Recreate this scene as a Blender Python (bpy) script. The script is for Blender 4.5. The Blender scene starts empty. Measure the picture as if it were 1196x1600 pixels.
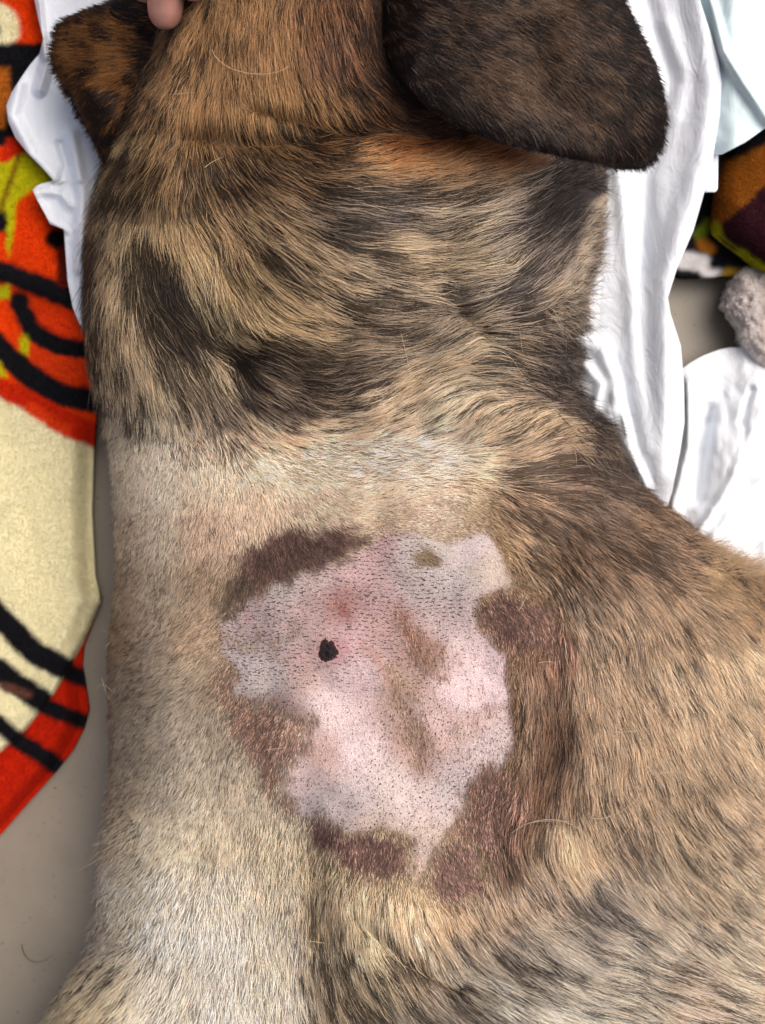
import bpy, bmesh, math, time
import numpy as np
from mathutils import Vector
T0 = time.time()
rng = np.random.default_rng(7)

# ------------------------------------------------------------------ camera, sky, sun, exposure
HC, ZR, PX = 0.74, 0.14, 0.0003            # camera height, sharp height, metres per photo pixel at that height
sc = bpy.context.scene
col = sc.collection
cam = bpy.data.cameras.new('camera'); cam_o = bpy.data.objects.new('camera', cam); col.objects.link(cam_o)
cam_o.location = (0, 0, HC)
cam.sensor_fit = 'VERTICAL'; cam.sensor_height = 24
cam.angle = 2 * math.atan(800 * PX / (HC - ZR))
cam.clip_start = 0.01; cam.clip_end = 50
cam.dof.use_dof = True; cam.dof.focus_distance = HC - ZR + 0.0; cam.dof.aperture_fstop = 4.5
sc.camera = cam_o
SUN_EL, SUN_AZ = 57.0, 62.0                 # degrees; azimuth measured clockwise from the top of the picture
w = bpy.data.worlds.new('World'); sc.world = w; w.use_nodes = True
nt = w.node_tree; bg = nt.nodes['Background']
sky = nt.nodes.new('ShaderNodeTexSky'); sky.sky_type = 'NISHITA'; sky.sun_disc = False
sky.sun_elevation = math.radians(SUN_EL); sky.sun_rotation = math.radians(SUN_AZ)
sky.air_density = 0.45; sky.dust_density = 6.0; sky.ozone_density = 0.6
nt.links.new(sky.outputs[0], bg.inputs[0]); bg.inputs[1].default_value = 0.10
sl = bpy.data.lights.new('sun', 'SUN'); so = bpy.data.objects.new('sun', sl); col.objects.link(so)
sl.energy = 1.5; sl.angle = math.radians(60); sl.color = (1.0, 0.93, 0.84)
sd = Vector((math.sin(math.radians(SUN_AZ)) * math.cos(math.radians(SUN_EL)), math.cos(math.radians(SUN_AZ)) * math.cos(math.radians(SUN_EL)), math.sin(math.radians(SUN_EL))))
so.rotation_euler = sd.to_track_quat('Z', 'Y').to_euler(); so.location = (1, 1, 2)
sc.view_settings.view_transform = 'Standard'; sc.view_settings.look = 'None'
sc.view_settings.exposure = 0.6; sc.view_settings.gamma = 1.0
sc.render.engine = 'CYCLES'

# ------------------------------------------------------------------ helpers
def lin(h, g=1.0):
    h = h.lstrip('#'); c = np.array([int(h[i:i + 2], 16) / 255 for i in (0, 2, 4)])
    return np.where(c <= .04045, c / 12.92, ((c + .055) / 1.055) ** 2.4) * g
def ss(a, b, x):
    t = np.clip((x - a) / (b - a), 0, 1); return t * t * (3 - 2 * t)
def unproj(u, v, z):
    k = PX * (HC - z) / (HC - ZR)
    return np.stack([(u - 598) * k, (800 - v) * k, z * np.ones_like(k)], -1)
def segdist(x, y, pts):
    """distance from points to a polyline"""
    d = np.full(np.shape(x), 1e9)
    if len(pts) == 1: return np.hypot(x - pts[0][0], y - pts[0][1])
    for (ax, ay), (bx, by) in zip(pts[:-1], pts[1:]):
        vx, vy = bx - ax, by - ay
        t = np.clip(((x - ax) * vx + (y - ay) * vy) / (vx * vx + vy * vy + 1e-9), 0, 1)
        d = np.minimum(d, np.hypot(x - ax - t * vx, y - ay - t * vy))
    return d
def inpoly(x, y, P):
    r = np.zeros(np.shape(x), bool); n = len(P)
    for i in range(n):
        (x0, y0), (x1, y1) = P[i], P[(i + 1) % n]
        if y0 == y1: continue
        r ^= ((y0 > y) != (y1 > y)) & (x < (x1 - x0) * (y - y0) / (y1 - y0) + x0)
    return r
def sdpoly(x, y, P):
    d = segdist(x, y, list(P) + [P[0]])
    return np.where(inpoly(x, y, P), d, -d)
_tab = rng.random((256, 256))
def vnoise(x, y):
    xi = np.floor(x).astype(int); yi = np.floor(y).astype(int); fx = x - xi; fy = y - yi
    fx = fx * fx * (3 - 2 * fx); fy = fy * fy * (3 - 2 * fy)
    a = _tab[yi & 255, xi & 255]; b = _tab[yi & 255, (xi + 1) & 255]; c = _tab[(yi + 1) & 255, xi & 255]; d = _tab[(yi + 1) & 255, (xi + 1) & 255]
    return (a * (1 - fx) + b * fx) * (1 - fy) + (c * (1 - fx) + d * fx) * fy
def fbm(x, y, o=4):
    s = 0; a = .5; t = 0
    for i in range(o):
        s = s + a * vnoise(x * 2 ** i + 17.3 * i, y * 2 ** i + 5.1 * i); t += a; a *= .5
    return s / t
def curve(y, tab):
    a = np.array(tab, float); return np.interp(y, a[:, 0], a[:, 1])

def tag(o, label=None, cat=None, group=None, kind=None):
    if label: o['label'] = label
    if cat: o['category'] = cat
    if group: o['group'] = group
    if kind: o['kind'] = kind
    return o
def empty(name, loc):
    o = bpy.data.objects.new(name, None); col.objects.link(o); o.location = loc; o.empty_display_size = .02; return o
def mesh_obj(name, V, F, mat, parent=None, colr=None, smooth=True):
    me = bpy.data.meshes.new(name)
    V = np.asarray(V, np.float32); F = np.asarray(F, np.int32)
    me.vertices.add(len(V)); me.vertices.foreach_set('co', V.ravel())
    k = F.shape[1]
    me.loops.add(F.size); me.loops.foreach_set('vertex_index', F.ravel())
    me.polygons.add(len(F)); me.polygons.foreach_set('loop_start', np.arange(0, F.size, k, dtype=np.int32))
    me.polygons.foreach_set('use_smooth', np.full(len(F), smooth))
    me.update(calc_edges=True); me.validate()
    if colr is not None:
        a = me.color_attributes.new('tint', 'FLOAT_COLOR', 'POINT')
        c = np.ones((len(V), 4), np.float32); c[:, :3] = colr; a.data.foreach_set('color', c.ravel())
    me.materials.append(mat)
    o = bpy.data.objects.new(name, me); col.objects.link(o)
    if parent is not None:
        o.parent = parent; o.location = -parent.location
    return o
def hair_obj(name, P, R, C, mat, parent=None):
    """P (n,k,3) points, R (n,k) radii, C (n,k,3) colours -> one hair-curves object"""
    n, k, _ = P.shape
    h = bpy.data.hair_curves.new(name); h.add_curves([k] * n)
    h.attributes['position'].data.foreach_set('vector', P.astype(np.float32).ravel())
    ra = h.attributes.get('radius') or h.attributes.new('radius', 'FLOAT', 'POINT')
    ra.data.foreach_set('value', R.astype(np.float32).ravel())
    ca = h.attributes.new('tint', 'FLOAT_COLOR', 'POINT')
    c = np.ones((n, k, 4), np.float32); c[..., :3] = C; ca.data.foreach_set('color', c.ravel())
    h.materials.append(mat)
    o = bpy.data.objects.new(name, h); col.objects.link(o)
    if parent is not None:
        o.parent = parent; o.location = -parent.location
    return o

class Mat:
    def __init__(s, name):
        s.m = bpy.data.materials.new(name); s.m.use_nodes = True; s.t = s.m.node_tree; s.b = s.t.nodes['Principled BSDF']
    def n(s, t, **k):
        q = s.t.nodes.new(t)
        for a, b in k.items():
            if a.startswith('_'): setattr(q, a[1:], b)
            else: q.inputs[a].default_value = b
        return q
    def l(s, a, b): s.t.links.new(a, b)
def tint_mat(name, rough=.6, spec=.3, noise_scale=0, noise_amt=0, bump=0, bump_scale=0, sss=0, sssr=(1, .4, .25), sheen=0, trans=0):
    M = Mat(name); b = M.b
    at = M.n('ShaderNodeAttribute', _attribute_name='tint')
    out = at.outputs['Color']
    tc = M.n('ShaderNodeTexCoord')
    if noise_amt:
        nz = M.n('ShaderNodeTexNoise', Scale=noise_scale, Detail=6.0, Roughness=.65); M.l(tc.outputs['Object'], nz.inputs['Vector'])
        mr = M.n('ShaderNodeMapRange'); mr.inputs['To Min'].default_value = 1 - noise_amt; mr.inputs['To Max'].default_value = 1 + noise_amt
        mr.inputs['From Min'].default_value = .3; mr.inputs['From Max'].default_value = .7; M.l(nz.outputs['Fac'], mr.inputs['Value'])
        mx = M.n('ShaderNodeVectorMath', _operation='SCALE'); M.l(out, mx.inputs[0]); M.l(mr.outputs[0], mx.inputs['Scale']); out = mx.outputs[0]
    M.l(out, b.inputs['Base Color'])
    b.inputs['Roughness'].default_value = rough; b.inputs['Specular IOR Level'].default_value = spec
    if sss:
        b.inputs['Subsurface Weight'].default_value = sss; b.inputs['Subsurface Radius'].default_value = sssr; b.inputs['Subsurface Scale'].default_value = .003
    if sheen: b.inputs['Sheen Weight'].default_value = sheen; b.inputs['Sheen Roughness'].default_value = .5
    if trans: b.inputs['Transmission Weight'].default_value = trans
    if bump:
        nb = M.n('ShaderNodeTexNoise', Scale=bump_scale, Detail=5.0, Roughness=.6); M.l(tc.outputs['Object'], nb.inputs['Vector'])
        bp = M.n('ShaderNodeBump', Strength=bump, Distance=.001); M.l(nb.outputs['Fac'], bp.inputs['Height']); M.l(bp.outputs[0], b.inputs['Normal'])
    return M.m

# ------------------------------------------------------------------ row-built closed surfaces
def rowsurf(name, mat, y0, y1, step, xl, xr, zf, cols, thick, cf=None, parent=None, und=None, extra=None):
    ys = np.arange(y0, y1 + .1, step); n = len(ys)
    f = np.linspace(0, 1, cols); f = .72 * f + .28 * (.5 - .5 * np.cos(np.pi * f))
    A = xl(ys); B = xr(ys)
    U = A[:, None] + (B - A)[:, None] * f[None]; Vv = np.repeat(ys[:, None], cols, 1)
    Z = zf(U, Vv); top = unproj(U, Vv, Z)
    if und is None:
        bot = top[:, ::-1] - np.array([0, 0, thick])
        bu, bv = U[:, ::-1], Vv[:, ::-1]
    else:
        bot, bu, bv = und(ys, U, Vv, Z)
    R = np.concatenate([top, bot], 1); m = R.shape[1]
    RU = np.concatenate([U, bu], 1); RV = np.concatenate([Vv, bv], 1)
    idx = np.arange(n * m).reshape(n, m); nx = np.roll(idx, -1, 1)
    F = np.stack([idx[:-1], idx[1:], nx[1:], nx[:-1]], -1).reshape(-1, 4)
    V = R.reshape(-1, 3)
    caps = []
    for r, rev in ((0, False), (n - 1, True)):      # close both ends with quads across the loop
        a = idx[r]; h = cols; bt = a[h:][::-1]
        bi = np.round(np.linspace(0, len(bt) - 1, h)).astype(int); tp = a[:h]; bb = bt[bi]
        q = np.stack([tp[:-1], tp[1:], bb[1:], bb[:-1]], -1)
        if rev: q = q[:, ::-1]
        caps.append(q)
    good = [q[[len(set(r)) == 4 for r in q.tolist()]] for q in caps]
    F = np.concatenate([F] + good)
    C = None if cf is None else cf(RU.ravel(), RV.ravel())
    if extra == 'raw': return V, F, C
    return mesh_obj(name, V, F, mat, parent, C)

# ------------------------------------------------------------------ the dog: fields in photo coordinates
XL = [(-450, 420), (-380, 340), (-250, 300), (-100, 285), (0, 268), (50, 246), (100, 230), (150, 206), (200, 188), (250, 172), (300, 156), (350, 148), (420, 142), (520, 141), (570, 147), (620, 158), (700, 172), (800, 180), (900, 182), (960, 176),
      (1000, 172), (1040, 170), (1100, 171), (1200, 173), (1260, 168), (1300, 160), (1360, 155), (1430, 148), (1480, 140), (1510, 128), (1545, 106), (1600, 72), (1700, 20), (1850, -20), (1950, 60)]
XR = [(-450, 640), (-380, 700), (-250, 760), (-100, 790), (0, 800), (100, 820), (180, 850), (230, 890), (270, 918), (300, 924), (350, 926), (430, 922), (470, 905), (500, 893), (560, 884), (600, 876), (622, 900), (650, 930), (690, 944), (730, 964), (780, 1018), (810, 1066), (840, 1092), (870, 1130), (895, 1180), (930, 1250), (1000, 1310), (1100, 1370), (1300, 1420), (1700, 1420), (1850, 1380), (1950, 1260)]
XR = np.array(XR, float); XL = np.array(XL, float)
def sm(tab):
    """smooth an edge table a little"""
    y = np.arange(-450, 1951, 5.0); x = np.interp(y, tab[:, 0], tab[:, 1]); k = np.hanning(9); k /= k.sum()
    xp = np.pad(x, 4, mode='edge'); return y, np.convolve(xp, k, 'valid')
ly, lx = sm(XL); ry, rx = sm(XR)
fxl = lambda y: np.interp(y, ly, lx); fxr = lambda y: np.interp(y, ry, rx)

RX0, RY0, RS = -260, -470, 2
rxs = np.arange(RX0, 1480, RS); rys = np.arange(RY0, 1980, RS)
GX, GY = np.meshgrid(rxs.astype(float), rys.astype(float))
cxs = np.arange(RX0, 1490, 8.); cys = np.arange(RY0, 1990, 8.); CX, CY = np.meshgrid(cxs, cys)
def up(c):
    """coarse 8 px raster to 2 px raster"""
    fx = (rxs - cxs[0]) / 8; fy = (rys - cys[0]) / 8; xi = np.minimum(fx.astype(int), len(cxs) - 2); yi = np.minimum(fy.astype(int), len(cys) - 2)
    tx = (fx - xi)[None]; ty = (fy - yi)[:, None]
    if c.ndim == 3: tx = tx[..., None]; ty = ty[..., None]
    a = c[yi][:, xi]; b = c[yi][:, xi + 1]; d = c[yi + 1][:, xi]; e = c[yi + 1][:, xi + 1]
    return (a * (1 - tx) + b * tx) * (1 - ty) + (d * (1 - tx) + e * tx) * ty
def samp(F, u, v):
    fx = np.clip((u - RX0) / RS, 0, len(rxs) - 1.001); fy = np.clip((v - RY0) / RS, 0, len(rys) - 1.001)
    xi = fx.astype(int); yi = fy.astype(int); tx = fx - xi; ty = fy - yi
    if F.ndim == 3: tx = tx[..., None]; ty = ty[..., None]
    return (F[yi, xi] * (1 - tx) + F[yi, xi + 1] * tx) * (1 - ty) + (F[yi + 1, xi] * (1 - tx) + F[yi + 1, xi + 1] * tx) * ty
def sampn(F, u, v):
    xi = np.clip(((u - RX0) / RS + .5).astype(int), 0, len(rxs) - 1); yi = np.clip(((v - RY0) / RS + .5).astype(int), 0, len(rys) - 1)
    return F[yi, xi]
def idw(pts, vals, r0=45, p=2.2):
    vals = np.asarray(vals, float); one = vals.ndim == 1
    if one: vals = vals[:, None]
    num = np.zeros(CX.shape + (vals.shape[1],)); den = np.zeros(CX.shape)
    for (x, y), v in zip(pts, vals):
        w_ = ((CX - x) ** 2 + (CY - y) ** 2 + r0 * r0) ** (-p); num += w_[..., None] * v; den += w_
    r = num / den[..., None]; r = up(r)
    return r[..., 0] if one else r

# silhouette distance, height
LP = [(fxl(y), y) for y in np.arange(-450, 1951, 15.)]; RP = [(fxr(y), y) for y in np.arange(-450, 1951, 15.)]
def ptdist(L):
    P = np.array(L); d = np.full(CX.shape, 1e9)
    for (ax, ay), (bx, by) in zip(P[:-1], P[1:]):
        vx, vy = bx - ax, by - ay; t = np.clip(((CX - ax) * vx + (CY - ay) * vy) / (vx * vx + vy * vy), 0, 1)
        d = np.minimum(d, (CX - ax - t * vx) ** 2 + (CY - ay - t * vy) ** 2)
    return np.sqrt(d)
sgL = np.where(CX > np.interp(CY, ly, lx), 1, -1); sgR = np.where(CX < np.interp(CY, ry, rx), 1, -1)
dL = up(ptdist(LP) * sgL); dR = up(ptdist(RP) * sgR)
dE = np.minimum(np.minimum(dL, dR), np.minimum(GY + 450, 1950 - GY))
Hpts = [(400, 50, .165), (300, 60, .150), (550, 60, .165), (750, 60, .15), (400, -300, .14), (300, 350, .142), (500, 400, .156), (750, 400, .146), (850, 420, .135), (300, 560, .142), (500, 560, .152), (250, 700, .128), (500, 720, .136), (750, 700, .140), (900, 760, .138),
        (300, 900, .134), (550, 900, .146), (550, 1080, .152), (700, 1080, .156), (900, 1000, .160), (1100, 1100, .160), (900, 1250, .166), (1150, 1350, .168), (900, 1500, .165), (650, 1450, .160), (600, 1300, .156), (300, 1150, .138), (300, 1350, .132), (420, 1350, .134), (250, 1550, .128), (420, 1550, .130), (1200, 1700, .16), (700, 1800, .15)]
Hc_ = idw([(a, b) for a, b, _ in Hpts], [c for _, _, c in Hpts], 60, 2)
RLt = np.interp(GY, [-300, 0, 250, 350, 700, 1400, 1600], [80, 55, 90, 190, 150, 130, 150]); RRt = np.interp(GY, [-300, 200, 300, 560, 650, 800, 1000, 1400], [100, 90, 150, 120, 120, 150, 220, 300])
tE = np.minimum(np.minimum(np.clip(dL / RLt, 0, 1), np.clip(dR / RRt, 0, 1)), np.clip(np.minimum(GY + 450, 1950 - GY) / 250, 0, 1))
prof = np.sqrt(np.clip(1 - (1 - tE) ** 2, 0, 1))
def ridge(pts, w_, amp):
    return amp * np.exp(-(up(segd(pts)) / w_) ** 2)
def segd(pts): return segdist(CX, CY, pts)
Hm = Hc_.copy()
Hm += ridge([(300, 222), (350, 222), (450, 232), (600, 208), (720, 225)], 26, -.0075)
Hm += ridge([(400, 175), (470, 190), (560, 208)], 12, -.005)
Hm += ridge([(486, 1330), (492, 1400), (530, 1500), (640, 1620), (700, 1700)], 24, -.006)
Hm += ridge([(560, 1440), (640, 1505), (720, 1545)], 14, -.004)
Hm += ridge([(890, 600), (800, 560), (710, 490)], 26, -.006)
Hm += ridge([(890, 620), (800, 660), (700, 640)], 35, .005)
Hm += ridge([(800, 430), (760, 480), (700, 495)], 22, -.005)
Hm += ridge([(150, 690), (400, 700), (760, 760)], 45, -.005)
Hm += ridge([(240, 380), (270, 490), (380, 560)], 28, -.004)
Hm += ridge([(360, 600), (460, 630), (560, 610)], 30, .004)
Hm += ridge([(870, 1060), (870, 1160), (830, 1260)], 26, -.0035)
Hm += ridge([(600, 1010), (640, 1130), (660, 1190)], 16, -.0006)
Hm += ridge([(740, 1130), (800, 1110)], 14, -.0015)
Hm += (fbm(GX / 110, GY / 110, 3) - .5) * .010 * ss(0, 1, tE)
ZE = .045
ZD = np.where(dE > 0, ZE + (Hm - ZE) * prof, ZE + np.clip(dE, -200, 0) * PX * .35)
# smooth normal field
k_ = PX
gy, gx = np.gradient(ZD, RS * k_)
gl = np.hypot(gx, gy); cap = np.minimum(1, 2.5 / (gl + 1e-6)); gx *= cap; gy *= cap
outm = dE < 0
nl_ = np.sqrt(gx ** 2 + gy ** 2 + 1)
NRM = np.stack([-gx / nl_, gy / nl_, 1 / nl_], -1)
print('heights', time.time() - T0)

# coat control points: x, y, direction (deg, 0 right, 90 down), light colour (form shading painted in along the left flank), share of dark hairs, length mm
CT = """
300 -200 90 8a6440 .3 14|500 -200 90 8a6440 .3 14|700 -200 80 5a4030 .6 14
260 40 110 80603e .45 14|330 60 100 9a7448 .25 16|430 60 92 a27a4e .22 16|520 60 86 94694a .35 16|580 60 80 6b4628 .65 14|620 100 70 54382a .8 14
235 140 122 886844 .5 16|320 150 100 a27a4c .25 17|420 150 85 a8804f .2 17|500 160 68 a47a4a .3 17|570 170 50 7e5430 .6 15|640 180 25 6e4526 .6 16
200 210 122 7c6444 .6 17|270 205 105 96744a .4 17|350 200 88 92704a .45 17|420 205 60 967248 .4 17|500 215 22 86623c .55 17|580 225 -8 94663a .45 18|680 225 -20 945c2e .35 18|740 245 -18 9c6232 .3 18|800 255 -15 ae8450 .3 18
180 280 120 8a7452 .6 20|240 270 105 927650 .5 20|310 265 80 8a6c48 .6 20|380 265 45 7c6244 .65 20|460 260 18 866644 .6 20|560 265 0 a8855a .35 20|660 280 -5 b48e5e .2 20|740 290 -12 b48e60 .2 20|790 300 -30 b8a48c .3 20|860 290 -30 5a4c48 .85 20
165 350 112 8a7256 .7 22|210 350 105 a08a64 .45 22|270 340 85 a88c62 .35 22|330 340 62 ac8c62 .35 22|400 330 42 a58a66 .45 22|480 320 22 8e7c66 .65 22|560 320 10 8e7c6a .65 22|640 340 4 b09878 .4 22|720 345 -6 b09a7c .4 22|780 360 -25 80706a .7 22|850 360 -48 60544f .85 22|905 360 -58 907c66 .55 18
160 430 102 8a7458 .65 22|205 430 92 b0966e .35 22|255 420 78 54483e .9 22|310 420 68 988460 .6 22|370 420 62 a88c60 .45 22|430 400 48 9c8462 .5 22|520 400 26 b09670 .4 22|600 400 12 b6986c .35 22|680 400 4 b89c72 .3 22|750 420 -8 a08c72 .45 22|820 430 -40 847468 .6 22|895 430 -58 a08c74 .45 18
160 500 92 947c5e .6 22|205 500 86 b29870 .3 22|265 500 66 5e5044 .85 22|330 490 60 98845e .55 22|390 460 56 b4996c .3 22|460 460 38 a88e66 .4 22|540 460 24 a08462 .5 22|620 460 12 b49a74 .35 22|700 470 -2 ae987a .4 22|770 480 -25 8a7870 .6 20|840 480 -30 a8906e .35 20|895 480 -40 a48e72 .4 16
170 570 82 a08868 .5 22|220 570 76 b49c78 .35 22|290 560 62 a08a66 .45 22|350 550 42 4e4238 .9 22|420 540 26 7c684e .75 22|500 520 18 9c8260 .5 22|580 520 2 a0845e .5 22|660 530 -18 a89070 .45 20|720 540 -32 b0986e .4 18|780 530 10 9c8464 .5 18|850 550 15 86705c .65 18|880 550 10 7c6858 .7 16
180 625 75 a8927a .5 18|240 630 72 b8a486 .3 16|300 620 60 b8a284 .35 18|360 610 44 90785e .6 20|430 600 22 6c5846 .8 20|500 590 2 78634c .75 20|560 580 -14 a08664 .45 20|620 590 -32 ae9470 .35 18|690 590 -42 b09872 .35 18|750 590 5 a48c6c .45 16|800 590 20 907860 .55 16|860 610 35 6c5a4c .8 16|905 640 28 6a5a4c .75 15
190 690 90 b4a48a .2 5|250 690 88 beb09a .12 5|320 670 62 bca890 .3 8|380 660 48 b8a082 .35 11|450 660 22 b89c7a .35 11|530 650 -10 bca482 .3 12|600 650 -30 c0a682 .25 13|680 650 -35 c4b08e .25 13|750 660 -40 b8a07c .35 13|820 670 -40 b09874 .4 13|880 690 -20 a48a68 .45 14|930 700 15 806a54 .6 14
190 760 92 b4a48a .15 4.5|250 760 92 bcae98 .1 4.5|330 740 78 c0ae94 .15 5|410 730 40 cab89c .08 5|500 720 8 cebda2 .08 6|600 715 -5 d2bca4 .06 8|690 715 -10 d2bca4 .08 9|750 730 -5 c4ac8a .2 10|810 730 -20 9c8466 .5 13|880 740 -5 70594a .8 14|950 760 30 6c5644 .75 14
190 840 95 b0987a .2 4.5|250 840 98 b4a48c .15 4.5|320 830 100 b4967a .25 4.5|400 790 85 c0a68a .15 4.5|500 780 40 c8b095 .08 4.5|600 780 0 ccb094 .08 4.5|690 790 0 ccb49c .1 4.5|740 780 30 c4aa86 .2 6|800 790 42 a8845c .4 12|860 800 36 8a6a4c .6 14|930 810 36 7c6048 .65 14|1000 820 38 8e6c4a .5 14
185 920 105 a88c6c .25 4.5|250 920 110 ae9a7e .2 4.5|320 900 115 a58a6c .35 4.5|800 850 48 b8966a .25 10|860 870 50 a07c54 .45 13|930 880 50 947250 .5 14|1000 880 50 8e6e4e .55 14|1060 870 44 987450 .45 14|1110 890 25 a4824e .35 13
185 1000 110 a0805e .3 4.5|240 1000 122 aa957c .25 4.5|310 990 128 b09474 .25 4.5|830 930 58 b4926a .3 10|900 960 62 b0906a .35 13|980 960 62 a68662 .4 14|1060 960 60 b09068 .35 14|1150 930 50 a48256 .4 13
200 1080 120 a28c70 .3 4.5|270 1080 130 a89880 .25 4.5|330 1070 122 a08c70 .3 4.5|840 1020 90 a07858 .45 10|900 1040 82 ae8e68 .35 13|980 1050 74 b6966c .3 14|1070 1050 66 bc9e74 .22 14|1160 1030 60 c0a378 .2 14
200 1160 120 ac9a80 .25 4.5|280 1160 125 b0a28c .22 4.5|360 1150 118 a4957e .3 4.5|830 1110 95 9c7854 .5 12|880 1130 92 906c4c .6 13|940 1130 82 b09068 .35 14|1020 1130 72 b8986e .3 14|1100 1130 66 be9f76 .22 14|1180 1130 60 c0a278 .2 14
190 1240 122 aa977a .25 5|280 1240 118 b4a68e .2 4.5|370 1240 108 b0a088 .22 4.5|830 1210 100 94724e .5 12|880 1210 100 a07c56 .45 13|950 1210 80 b4946a .32 14|1030 1220 64 ae9068 .35 14|1110 1220 60 b4966e .3 14|1180 1220 56 b0946e .35 14
175 1310 128 c0b094 .15 6|250 1320 115 bdb09a .15 5|340 1320 105 bbac94 .18 5|430 1320 95 beae94 .18 6|500 1370 90 baa27a .25 8|560 1390 92 c4aa82 .2 9|850 1290 110 ac8e68 .35 12|900 1300 80 b8986c .25 13|980 1290 62 ac8e6a .38 14|1060 1290 56 b0946c .33 14|1150 1300 54 b29672 .33 14
180 1390 118 c4b8a6 .12 6|260 1390 105 cbc2b4 .08 6|350 1390 96 c8bdae .1 6|440 1390 90 c2b5a0 .15 7|500 1430 85 a48c66 .4 12|560 1450 80 c0a880 .2 13|640 1420 88 ccb088 .12 10|700 1430 75 c0a078 .25 10|780 1410 72 b89a78 .3 11|850 1380 66 b89c7c .3 13|920 1390 50 8e7e6e .55 15|1000 1380 50 b09a7c .35 15|1080 1380 50 b89e78 .28 15|1170 1380 46 bca580 .25 15
170 1460 120 b4a896 .2 7|250 1460 105 cac2b6 .08 7|350 1460 95 ccc4b8 .07 7|440 1460 85 c6bcac .12 8|510 1510 72 8c7858 .55 16|570 1510 62 b09a74 .35 17|650 1490 65 a88e6c .4 16|720 1480 52 a89680 .45 17|800 1470 42 9e907c .5 18|880 1460 32 a49682 .48 18|960 1450 28 a89a84 .45 18|1050 1460 34 b8a488 .3 17|1150 1460 36 c0aa8a .22 17
120 1560 130 b0a080 .25 14|170 1540 126 b8a88c .22 12|260 1550 112 c8beb0 .15 9|350 1550 96 cac2b6 .1 8|440 1550 84 c8beae .12 9|520 1580 66 a08a68 .5 18|600 1570 50 8e8068 .6 18|680 1560 38 948470 .55 18|760 1550 24 a89c88 .42 18|850 1540 18 b0a48e .38 18|950 1530 14 b8aa90 .32 18|1050 1530 14 b8a084 .32 18|1160 1540 18 bca88a .28 18
100 1640 132 b0a080 .25 14|300 1640 105 c8beb0 .12 10|500 1660 70 a89878 .4 16|700 1650 35 a89c88 .45 18|950 1650 10 b8aa90 .35 18|1200 1650 8 b8a486 .3 18|1300 1200 60 b89a70 .3 14|1300 1450 40 b89a70 .3 16|1250 1000 58 a88458 .4 14|600 1850 60 a89878 .3 14|1200 1850 20 a89878 .3 14
"""
CT = [p.split() for l in CT.strip().splitlines() for p in l.split('|')]
cpts = [(float(p[0]), float(p[1])) for p in CT]
ang = np.radians([float(p[2]) for p in CT])
colL = np.array([lin(p[3]) for p in CT]); dk = np.array([float(p[4]) for p in CT]); ln = np.array([float(p[5]) for p in CT])
DIR = idw(cpts, np.stack([np.cos(ang), np.sin(ang)], -1), 32, 2.0)
wa = (fbm(GX / 60, GY / 60, 3) - .5) * .55; ca_, sa_ = np.cos(wa), np.sin(wa)
DIR = np.stack([DIR[..., 0] * ca_ - DIR[..., 1] * sa_, DIR[..., 0] * sa_ + DIR[..., 1] * ca_], -1)
DIR /= np.linalg.norm(DIR, axis=-1, keepdims=True) + 1e-6
COLL = idw(cpts, colL, 30, 2.4); DK = idw(cpts, dk, 28, 2.4); LEN = idw(cpts, ln, 26, 2.8)
WX = GX + (fbm(GX / 34, GY / 34, 3) - .5) * 40; WY = GY + (fbm(GX / 34 + 40, GY / 34 + 9, 3) - .5) * 40

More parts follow.
